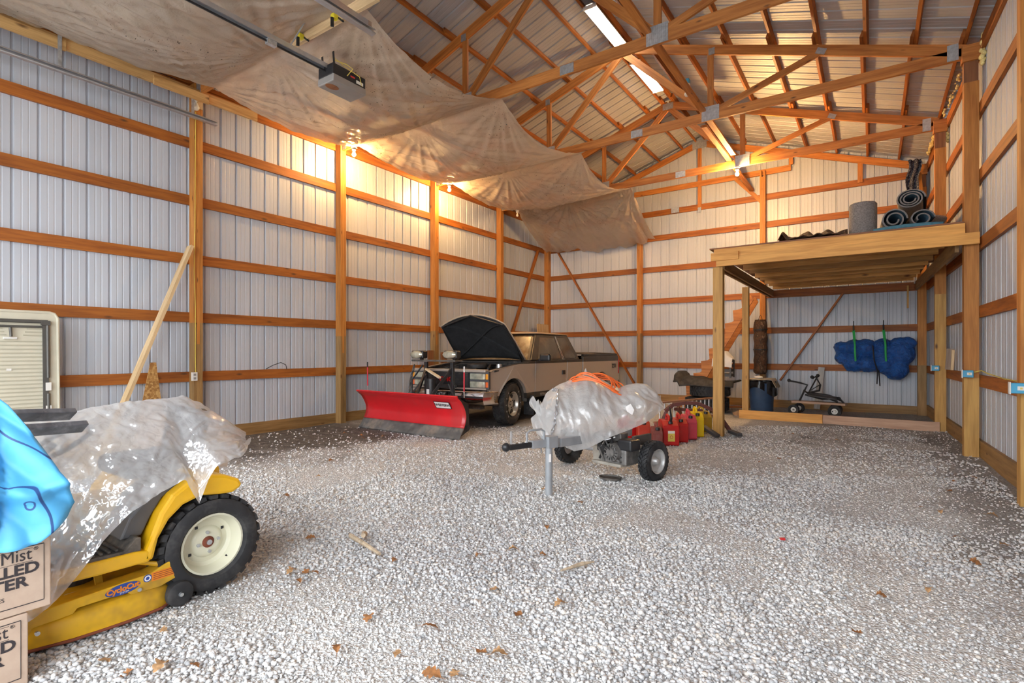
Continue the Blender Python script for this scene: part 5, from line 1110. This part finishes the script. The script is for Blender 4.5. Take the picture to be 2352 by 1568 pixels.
ob = MB().prism([(2.74, 0), (3.14, 0), (3.03, 1.115), (2.965, 1.115)], 'X', -.006, .006).build('strand_board_offcut', 'strand_board'); ob.location = (-7.72, 0, .02); ob.rotation_euler = (0, R(-3), 0); tag(ob, 'wedge of strand board propped against the side wall', 'offcut')
# ================================================================ LOG SPLITTER, COVER, FUEL CANS, LITTER
flat('splitter_grey', (.36, .38, .40), .4, .3, .12, dirt=((.5, .5, .5), .4)); flat('engine_metal', (.20, .19, .18), .5, .5, .35, dirt=((.04, .04, .04), .6), nscale=16); flat('engine_cream', (.36, .33, .28), .6, 0, .15, dirt=((.15, .13, .11), .5), nscale=10); flat('rim_grey', (.52, .52, .51), .4, .5, .1, dirt=((.25, .22, .2), .4))
ls = thing('log_splitter', 'wheeled log splitter with engine half under a plastic cover', 'log splitter', (-2.34, 5.22, 0), rz=math.atan2(-.29, 1.12))
MB().cyl((-.52, 0, .21), (.52, 0, .21), .03, 12).build('axle', 'splitter_grey', ls)
def sp_wheel(x, s):
    t = tyre_mesh(.195, .115, .115, 28).build('wheel', 'black_rubber', ls, smooth=True, angle=45); t.location = (x, 0, .195)
    q = MB().lathe([(.115, .045), (.122, .055), (.112, .052), (.10, .02), (.055, .01), (.04, .022), (.03, .05), (.02, .06), (.001, .062)], axis='X', n=28).build('rim', 'rim_grey', t, smooth=True)
    if s < 0: q.scale = (-1, 1, 1)
sp_wheel(.575, 1); sp_wheel(-.56, -1)
MB().bar((.20, .12, .43), (.25, -1.02, .45), .07, .08).build('beam', 'splitter_grey', ls, bevel=.006)
MB().cyl((.25, -1.14, -.01), (.25, -1.14, .50), .033, 18).build('jack_post', 'splitter_grey', ls, smooth=True); MB().box((.278, -1.155, .33), (.012, .02, .07), rz=-.5).build('post_sticker', 'decal_white', ls)
MB().bar((.25, -1.02, .46), (.225, -1.34, .465), .06, .07).build('tongue', 'splitter_grey', ls, bevel=.005); cp = MB().bar((.225, -1.34, .465), (.20, -1.58, .465), .055, .05).build('coupler', 'black_paint', ls, bevel=.012); MB().sphere((.198, -1.60, .468), .038, 12, 8).build('coupler_head', 'black_paint', cp, smooth=True)
for k in range(3): MB().sphere((.205 + .008 * k, -1.52 + k * .065, .49), (.018, .018, .012), 8, 6).build('bolt', 'bright_steel', cp)
MB().cyl((.205, -1.55, .48), (.205, -1.55, .60), .010, 8).build('lock_pin', 'bright_steel', cp); MB().tube([(.25, -1.20, .48), (.25, -1.20, .57), (.245, -1.23, .59), (.235, -1.36, .59), (.23, -1.39, .57), (.23, -1.39, .48)], .010, 8).build('handle', 'splitter_grey', ls, smooth=True); MB().box((.25, -1.13, .47), (.10, .11, .10)).build('bracket', 'splitter_grey', ls)
# engine
ex = .17
en = MB().box((ex + .20, -.22, .25), (.24, .22, .16)).box((ex + .08, -.20, .36), (.14, .18, .18)).build('engine', 'engine_metal', ls, bevel=.015)
MB().lathe([(.001, -.06), (.045, -.06), (.05, -.045), (.085, -.045), (.095, -.02), (.095, .03)], axis='Y', n=24, c=(ex + .17, -.33, .29)).build('recoil_cover', 'engine_metal', en, smooth=True)
for k in range(14): a = 2 * PI * k / 14; MB().box((ex + .17 + .066 * math.cos(a), -.377, .29 + .066 * math.sin(a)), (.026, .004, .008), ry=-a).build('vent_slot', 'black_paint', en)
MB().box((ex + .03, -.30, .35), (.12, .10, .14)).build('shroud', 'black_paint', en, bevel=.015); MB().box((ex + .30, -.26, .37), (.17, .16, .11)).build('fuel_tank', 'black_paint', en, bevel=.02); MB().box((ex + .16, -.22, .43), (.12, .12, .08)).build('air_filter', 'engine_metal', en, bevel=.01)
MB().cyl((ex + .04, -.32, .20), (ex + .04, -.22, .20), .05, 14).build('muffler', 'engine_metal', en, smooth=True)
rq = random.Random(9)
for k in range(9):
    p0 = (ex + rq.uniform(-.04, .3), -.33, rq.uniform(.22, .5)); p2 = (ex + rq.uniform(-.04, .3), -.33, rq.uniform(.22, .52)); MB().tube([p0, ((p0[0] + p2[0]) / 2 + .03, -.40, (p0[2] + p2[2]) / 2 + .04), p2], .008, 6).build('hose', 'black_rubber' if k % 3 else 'bright_steel', en, smooth=True)
for k in range(8): MB().cyl((ex + rq.uniform(-.02, .3), -.32, rq.uniform(.18, .45)), (ex + rq.uniform(-.02, .3), -.36, rq.uniform(.18, .45)), .012, 8).build('fitting', 'engine_metal' if k % 2 else 'black_paint', en)
MB().box((ex + .03, -.38, .465), (.035, .03, .02)).build('kill_switch', 'plow_red', en); MB().box((.26, -.22, .165), (.36, .26, .03)).build('engine_plate', 'engine_cream', ls, bevel=.005); MB().box((.44, -.10, .26), (.14, .05, .18)).build('oil_tank', 'engine_cream', ls, bevel=.01); MB().box((.10, -.26, .24), (.10, .10, .16)).build('oil_tank_end', 'engine_cream', ls, bevel=.02)
MB().box((.45, -.02, .33), (.03, .30, .22)).build('mud_guard', 'mud_metal', ls, bevel=.005); MB().cyl((.36, -.2, .16), (.36, -.2, .30), .012, 8).build('drain_cock', 'engine_cream', ls)
pan = MB().lathe([(.12, 0), (.13, .02), (.115, .02), (.11, .008), (.001, .008)], n=20).build('drip_pan', 'mud_metal', smooth=True); pan.location = (-2.15, 4.86, .01); pan.scale = (.9, .7, 1); tag(pan, 'shallow dirty pan on the gravel under the splitter engine', 'pan')
# cloudy cover
film('cloudy_film', (.76, .77, .77), .30, .09, .22, .8)
TOPZ = [(0, .66), (.06, .84), (.16, .93), (.30, 1.00), (.40, 1.045), (.50, 1.00), (.60, .93), (.66, .905), (.72, .935), (.80, .955), (.88, .94), (.95, .88), (1, .76)]
BOTZ = [(0, .62), (.05, .50), (.10, .44), (.20, .40), (.30, .335), (.40, .36), (.55, .44), (.70, .52), (.85, .60), (1, .70)]
DEP = [(0, .10), (.08, .36), (.2, .50), (.35, .48), (.6, .38), (.85, .30), (1, .10)]
cax, cdir = V(-2.86, 4.66, 0), V(1.12, .55, 0); cn = V(cdir.y, -cdir.x, 0).normalized()
def ccov(u, v):
    s = .5 - .5 * math.cos(PI * u) if False else u
    tz, bz_, dp = lerp(s, TOPZ), lerp(s, BOTZ), lerp(s, DEP); a = (v - .5) * 2          # a -1 far hem .. 0 top .. 1 near hem
    k = abs(a); z = tz + (bz_ + (.12 if a < 0 else 0) - tz) * (k ** 1.45); off = dp * (math.sin(min(1, k * 1.15) * PI / 2)) * (1 if a > 0 else -1) * (.72 + .28 * (1 - max(0, k - .7)))
    p = cax + cdir * s + cn * off
    n1 = fbm(s * 3, a * 1.6 - s * 2.2, 1.6, 81); n2 = abs(fbm(s * 6 + a, a * 3 - s * 7, 1.5, 82)); n3 = abs(fbm(s * 13, a * 6 - s * 9, 1.4, 83))
    w = min(1, k * 3)
    q = p + cn * ((.03 * n1 + .04 * n2 + .012 * n3) * (1 if a > 0 else -1) * w); return (q.x, q.y, z + .02 * n1 * w + .012 * n2 + .006 * n3)
cc = MB().grid(ccov, 110, 110).build('plastic_cover', 'cloudy_film', smooth=True, angle=180); tag(cc, 'cloudy plastic sheet tied over the log splitter', 'plastic sheet')
def on_cover(s, a, out=.012): p = V(*ccov(s, .5 + a / 2)); return tuple(p + cn * out + V(0, 0, out * .6))
def tuft(u, v): return (-2.90 + .26 * u - .025 * math.sin(9 * v) * (1 - u), 4.60 + .03 * math.sin(13 * v + 5 * u) * (1 - .5 * u) - .14 * u, .46 + .34 * v - .08 * u + .02 * math.sin(19 * u + 7 * v))
tf = MB().grid(tuft, 14, 22).build('gathered_end', 'cloudy_film', cc, smooth=True, angle=180)
pt = [V(*on_cover(s_, a_, .016)) for s_, a_ in ((.69, .58), (.73, .56), (.755, .70), (.74, .78), (.70, .68))]; MB().add([tuple(p) for p in pt], [(0, 1, 2, 3, 4)]).build('tape_patch', 'decal_white', cc, solid=.003)
ch = thing('chain', 'steel chain hanging down over the cloudy plastic cover', 'chain', (-2.75, 4.4, .5))
chain([tuple(V(*p) - V(-2.75, 4.4, .5)) for p in [on_cover(.115, .10, .02), on_cover(.165, .22, .022), on_cover(.17, .40, .024), on_cover(.165, .60, .026), on_cover(.15, .80, .03), on_cover(.125, .98, .04)] + [(-2.45, 4.02, .42), (-2.42, 3.99, .37)]], .0062, .024, 'bright_steel', ch)
flat('orange_cord', (.85, .16, .03), .45)
oc = thing('extension_cord', 'orange cord coiled on the plastic covered splitter', 'cord', (-2.36, 4.88, 1.03))
for k in range(7):
    a = .20 + .018 * k; MB().tube([(a * math.cos(t) * 1.05 + .015 * math.sin(k * 2.3), a * .75 * math.sin(t) + .01 * k, .03 - .10 * abs(math.cos(t)) ** 2 * (1 + .5 * max(0, math.cos(t))) - .012 * k + .01 * math.sin(3 * t + k)) for t in [2 * PI * i / 28 for i in range(28)]], .0065, 6, closed=True).build('coil', 'orange_cord', oc, smooth=True)
MB().grid(lambda u, v: (.05 * (1 - v) * math.cos(2 * PI * u), .05 * (1 - v) * math.sin(2 * PI * u), -.04 + .11 * v), 10, 5, True).build('film_knot', 'cloudy_film', cc, smooth=True, angle=180).location = (-2.42, 4.86, 1.04)
# ---- fuel cans
flat('can_red', (.50, .012, .012), .4, 0, .10, dirt=((.30, .06, .05), .45), nscale=7); flat('can_faded', (.26, .07, .06), .7, 0, .15, dirt=((.30, .17, .15), .6), nscale=8); flat('can_pink', (.60, .06, .09), .35, 0, .08, dirt=((.5, .15, .15), .4)); flat('can_orange', (.55, .045, .02), .5, 0, .10, dirt=((.33, .1, .06), .5), nscale=7); flat('can_yellow', (.80, .55, .01), .38, 0, .06); flat('can_dull_yellow', (.55, .36, .04), .6, 0, .12, dirt=((.35, .25, .1), .5))
def fuel_can(x, y, rz, m, label, w=.26, d=.165, h=.30, spout='cap', sticker=False):
    t = thing('fuel_can', label, 'fuel can', (x, y, -.004), rz=rz, group='fuel cans by the loft post')
    body = [(-w / 2, .02), (-w / 2 + .02, 0), (w / 2 - .02, 0), (w / 2, .02), (w / 2, h * .70), (w / 2 - .02, h * .80), (w * .16, h * .97), (-w * .40, h * .99), (-w / 2, h * .90)]
    o = MB().prism(body, 'Y', -d / 2, d / 2).build('body', m, t, bevel=.024)
    MB().prism([(-w * .36, h * .22), (w * .36, h * .22), (w * .36, h * .62), (-w * .36, h * .66)], 'Y', -d / 2 - .004, d / 2 + .004).build('side_panel', m, o, bevel=.012)
    MB().tube([(-w * .42, 0, h * .92), (-w * .40, 0, h * 1.10), (-w * .30, 0, h * 1.16), (w * .02, 0, h * 1.12), (w * .14, 0, h * .96)], .017, 10).build('handle', m, t, smooth=True)
    cx = w * .32; MB().lathe([(.030, 0), (.030, .03), (.024, .038), (.001, .038)], n=16).build('cap', 'black_paint', t, smooth=True).location = (cx, 0, h * .86)
    if spout == 'spout': MB().tube([(cx, 0, h * .90), (cx + .05, 0, h * 1.10), (cx - .02, 0, h * 1.42), (cx - .05, 0, h * 1.5)], [.018, .016, .013, .011], 10).build('spout', 'black_paint', t, smooth=True)
    if spout == 'yellow': MB().lathe([(.022, .036), (.022, .055), (.016, .06), (.016, .10), (.001, .10)], n=14).build('valve', 'yellow_wire', t, smooth=True).location = (cx, 0, h * .86)
    if sticker:
        s_ = MB().box((w / 2 + .001, 0, h * .40), (.003, d * .42, h * .42)).build('warning_label', 'yellow_wire', t); MB().box((w / 2 + .003, 0, h * .55), (.002, d * .42, h * .10)).build('label_head', 'decal_white', s_); MB().lathe([(.016, .0), (.022, 0)], axis='X', n=16, cap=False).build('label_ring', 'red_print', s_).location = (w / 2 + .0035, 0, h * .36)
    return t
fuel_can(-2.94, 7.28, R(-42), 'can_red', 'low red fuel can behind the splitter engine', .34, .20, .28)
fuel_can(-2.65, 7.12, R(-62), 'can_orange', 'orange red fuel can with a yellow valve', .24, .17, .31, 'yellow')
fuel_can(-2.41, 6.98, R(-60), 'can_faded', 'faded dull red fuel can beside the splitter wheel', .22, .13, .26)
fuel_can(-2.31, 7.18, R(-58), 'can_red', 'large red fuel can with black spout and warning label', .30, .22, .345, 'spout', True)
fuel_can(-2.265, 7.51, R(-58), 'can_red', 'red fuel can standing behind the labelled one', .28, .19, .335)
fuel_can(-2.22, 7.83, R(-58), 'can_pink', 'bright pinkish red fuel can next to the yellow one', .27, .17, .36)
fuel_can(-2.195, 8.12, R(-58), 'can_yellow', 'bright yellow fuel can in the row', .26, .17, .37)
fuel_can(-2.23, 8.62, R(-30), 'can_dull_yellow', 'dull yellow fuel can nearest the loft post', .22, .20, .34)
# ---- leaves and sticks on the gravel
flat('leaf_brown', (.28, .115, .035), .75, 0, .35, nscale=40); flat('leaf_pale', (.42, .24, .11), .75, 0, .3, nscale=40); flat('stick_bark', (.46, .36, .25), .85, 0, .25, nscale=30)
LEAF = [(-4.652, 3.277), (-4.2, 2.646), (-3.682, 2.829), (-3.319, 4.126), (-2.025, 3.967), (-2.493, 4.132), (-1.912, 3.235), (-3.14, 2.151), (-3.212, 2.052), (-2.697, 1.819), (-2.749, 1.76), (-2.6, 1.70), (-2.634, 1.841), (-1.653, 2.238), (-1.415, 2.112), (-1.285, 2.29), (-1.956, 1.651), (-1.67, 1.768), (-1.651, 1.547), (-1.37, 1.763), (-1.288, 1.781), (-1.88, 1.42), (-1.426, 1.515), (-1.361, 1.576), (-0.055, 2.841), (0.25, 3.545), (0.043, 3.32), (0.495, 4.647), (0.33, 5.392), (-0.9, 6.897), (-1.879, 2.755), (-2.01, 2.563), (-2.251, 1.017), (-2.587, 0.821), (-2.429, 0.842), (-2.35, 0.93), (-1.682, 2.788), (-2.394, 2.217), (-2.65, 1.063), (-6.392, 5.261), (-5.965, 5.311), (-5.432, 4.266), (-5.17, 3.815), (0.86, 7.013), (0.665, 6.713), (0.447, 5.306), (0.509, 4.133), (-1.061, 6.58), (0.713, 4.653), (0.581, 6.172), (0.765, 5.395), (-6.7, 5.2), (-6.1, 5.05), (-.7, 8.9), (-1.0, 9.1), (-.4, 8.7)]
def leaf_mesh(seed):
    rr = random.Random(seed); n = 28; out = []
    for i in range(n + 1):
        t = i / n; w = .030 * math.sin(PI * min(1, t * 1.02)) ** .7 * (.50 + .62 * abs(math.sin(t * PI * 3.5))) + .0015; out.append((t, w))
    ln = rr.uniform(.085, .13); b = MB(); cu, tw = rr.uniform(-.02, .03), rr.uniform(-.4, .4)
    for t, w in out:
        for s in (-1, 0, 1):
            b.v.append((ln * (t - .5), s * w * 1.15, .012 + cu * math.sin(PI * t) + abs(s) * w * (.35 + .5 * math.sin(5 * t + seed)) + s * w * tw))
    for i in range(n):
        for k in (0, 1): b.f.append((i * 3 + k, i * 3 + k + 1, i * 3 + k + 4, i * 3 + k + 3))
    b.tube([(-ln / 2 - .035, .004, .01), (-ln / 2, 0, .012)], .0014, 4)
    me = b.mesh('oak_leaf')
    for p in me.polygons: p.use_smooth = True
    return me
LM = [leaf_mesh(k) for k in range(5)]
for k, me in enumerate(LM): me.materials.append(MATS['leaf_brown' if k % 3 else 'leaf_pale'])
LEAFLAB = {24: 'orange oak leaf alone on the bare gravel far from everything', 3: 'oak leaf on the gravel between the plow and the trailer jack', 5: 'oak leaf lying behind the jack post foot', 4: 'upright oak leaf just past the jack post', 7: 'oak leaf beside the pale broken stick, tractor side', 0: 'oak leaf out past the tractor rear wheel', 14: 'oak leaf below the wood splinter', 15: 'wide oak leaf right under the wood splinter', 29: 'oak leaf near the foot of the loft bay gravel', 28: 'oak leaf by the foot of the loft corner post', 32: 'oak leaf beside the lower cardboard box', 39: 'oak leaf on the dark soil before the plow'}
for i, (x, y) in enumerate(LEAF):
    o = bpy.data.objects.new('oak_leaf', LM[i % 5]); COL.objects.link(o); o.location = (x, y, ground_z(x, y) + .012); o.rotation_euler = (random.uniform(-.15, .15), random.uniform(-.15, .15), random.uniform(0, 6.28)); s = random.uniform(.42, .68); o.scale = (s, s, s)
    tag(o, LEAFLAB.get(i, 'small dry oak leaf, one of the many scattered over the gravel'), 'leaf', 'dry oak leaves on the gravel')
def stick(pts, r, label): tag(MB().tube(pts, r, 7).build('stick', 'stick_bark', smooth=True), label, 'stick')
stick([(-2.913, 2.306, .03), (-2.7, 2.25, .035), (-2.502, 2.20, .03)], [.016, .014, .010], 'pale broken stick lying on the open gravel'); stick([(-2.86, 2.38, .03), (-2.80, 2.32, .05)], [.022, .016], 'stubby bark chip beside the pale stick'); stick([(-1.46, 2.62, .03), (-1.40, 2.76, .035), (-1.36, 2.84, .03)], [.006, .012, .004], 'split wood splinter in the middle of the gravel')
MB().box((-.49, 3.9, .03), (.03, .02, .012), rz=.5).build('red_scrap', 'plow_red'); tag(bpy.data.objects['red_scrap'], 'tiny red plastic scrap on the gravel', 'scrap')
tag(board('brown_board', (-7.74, 8.22, .0), (-7.76, 8.22, 1.30), .16, .03, 'deck_edge_wood', up=(1, 0, 0)), 'reddish board standing before the third wall post', 'board')
tag(board('brown_board', (-7.72, 8.62, .0), (-7.74, 8.62, 1.26), .18, .03, 'deck_edge_wood', up=(1, 0, 0)), 'reddish board standing just past the third wall post', 'board')
tag(MB().tube([(-7.90, 4.62, 1.00), (-7.86, 4.72, 1.06), (-7.86, 4.85, 1.10), (-7.88, 4.95, 1.06), (-7.90, 4.98, .99)], .006, 6).build('cord_loop', 'black_rubber', smooth=True), 'black cord looped on the girt above the covered tractor', 'cord')
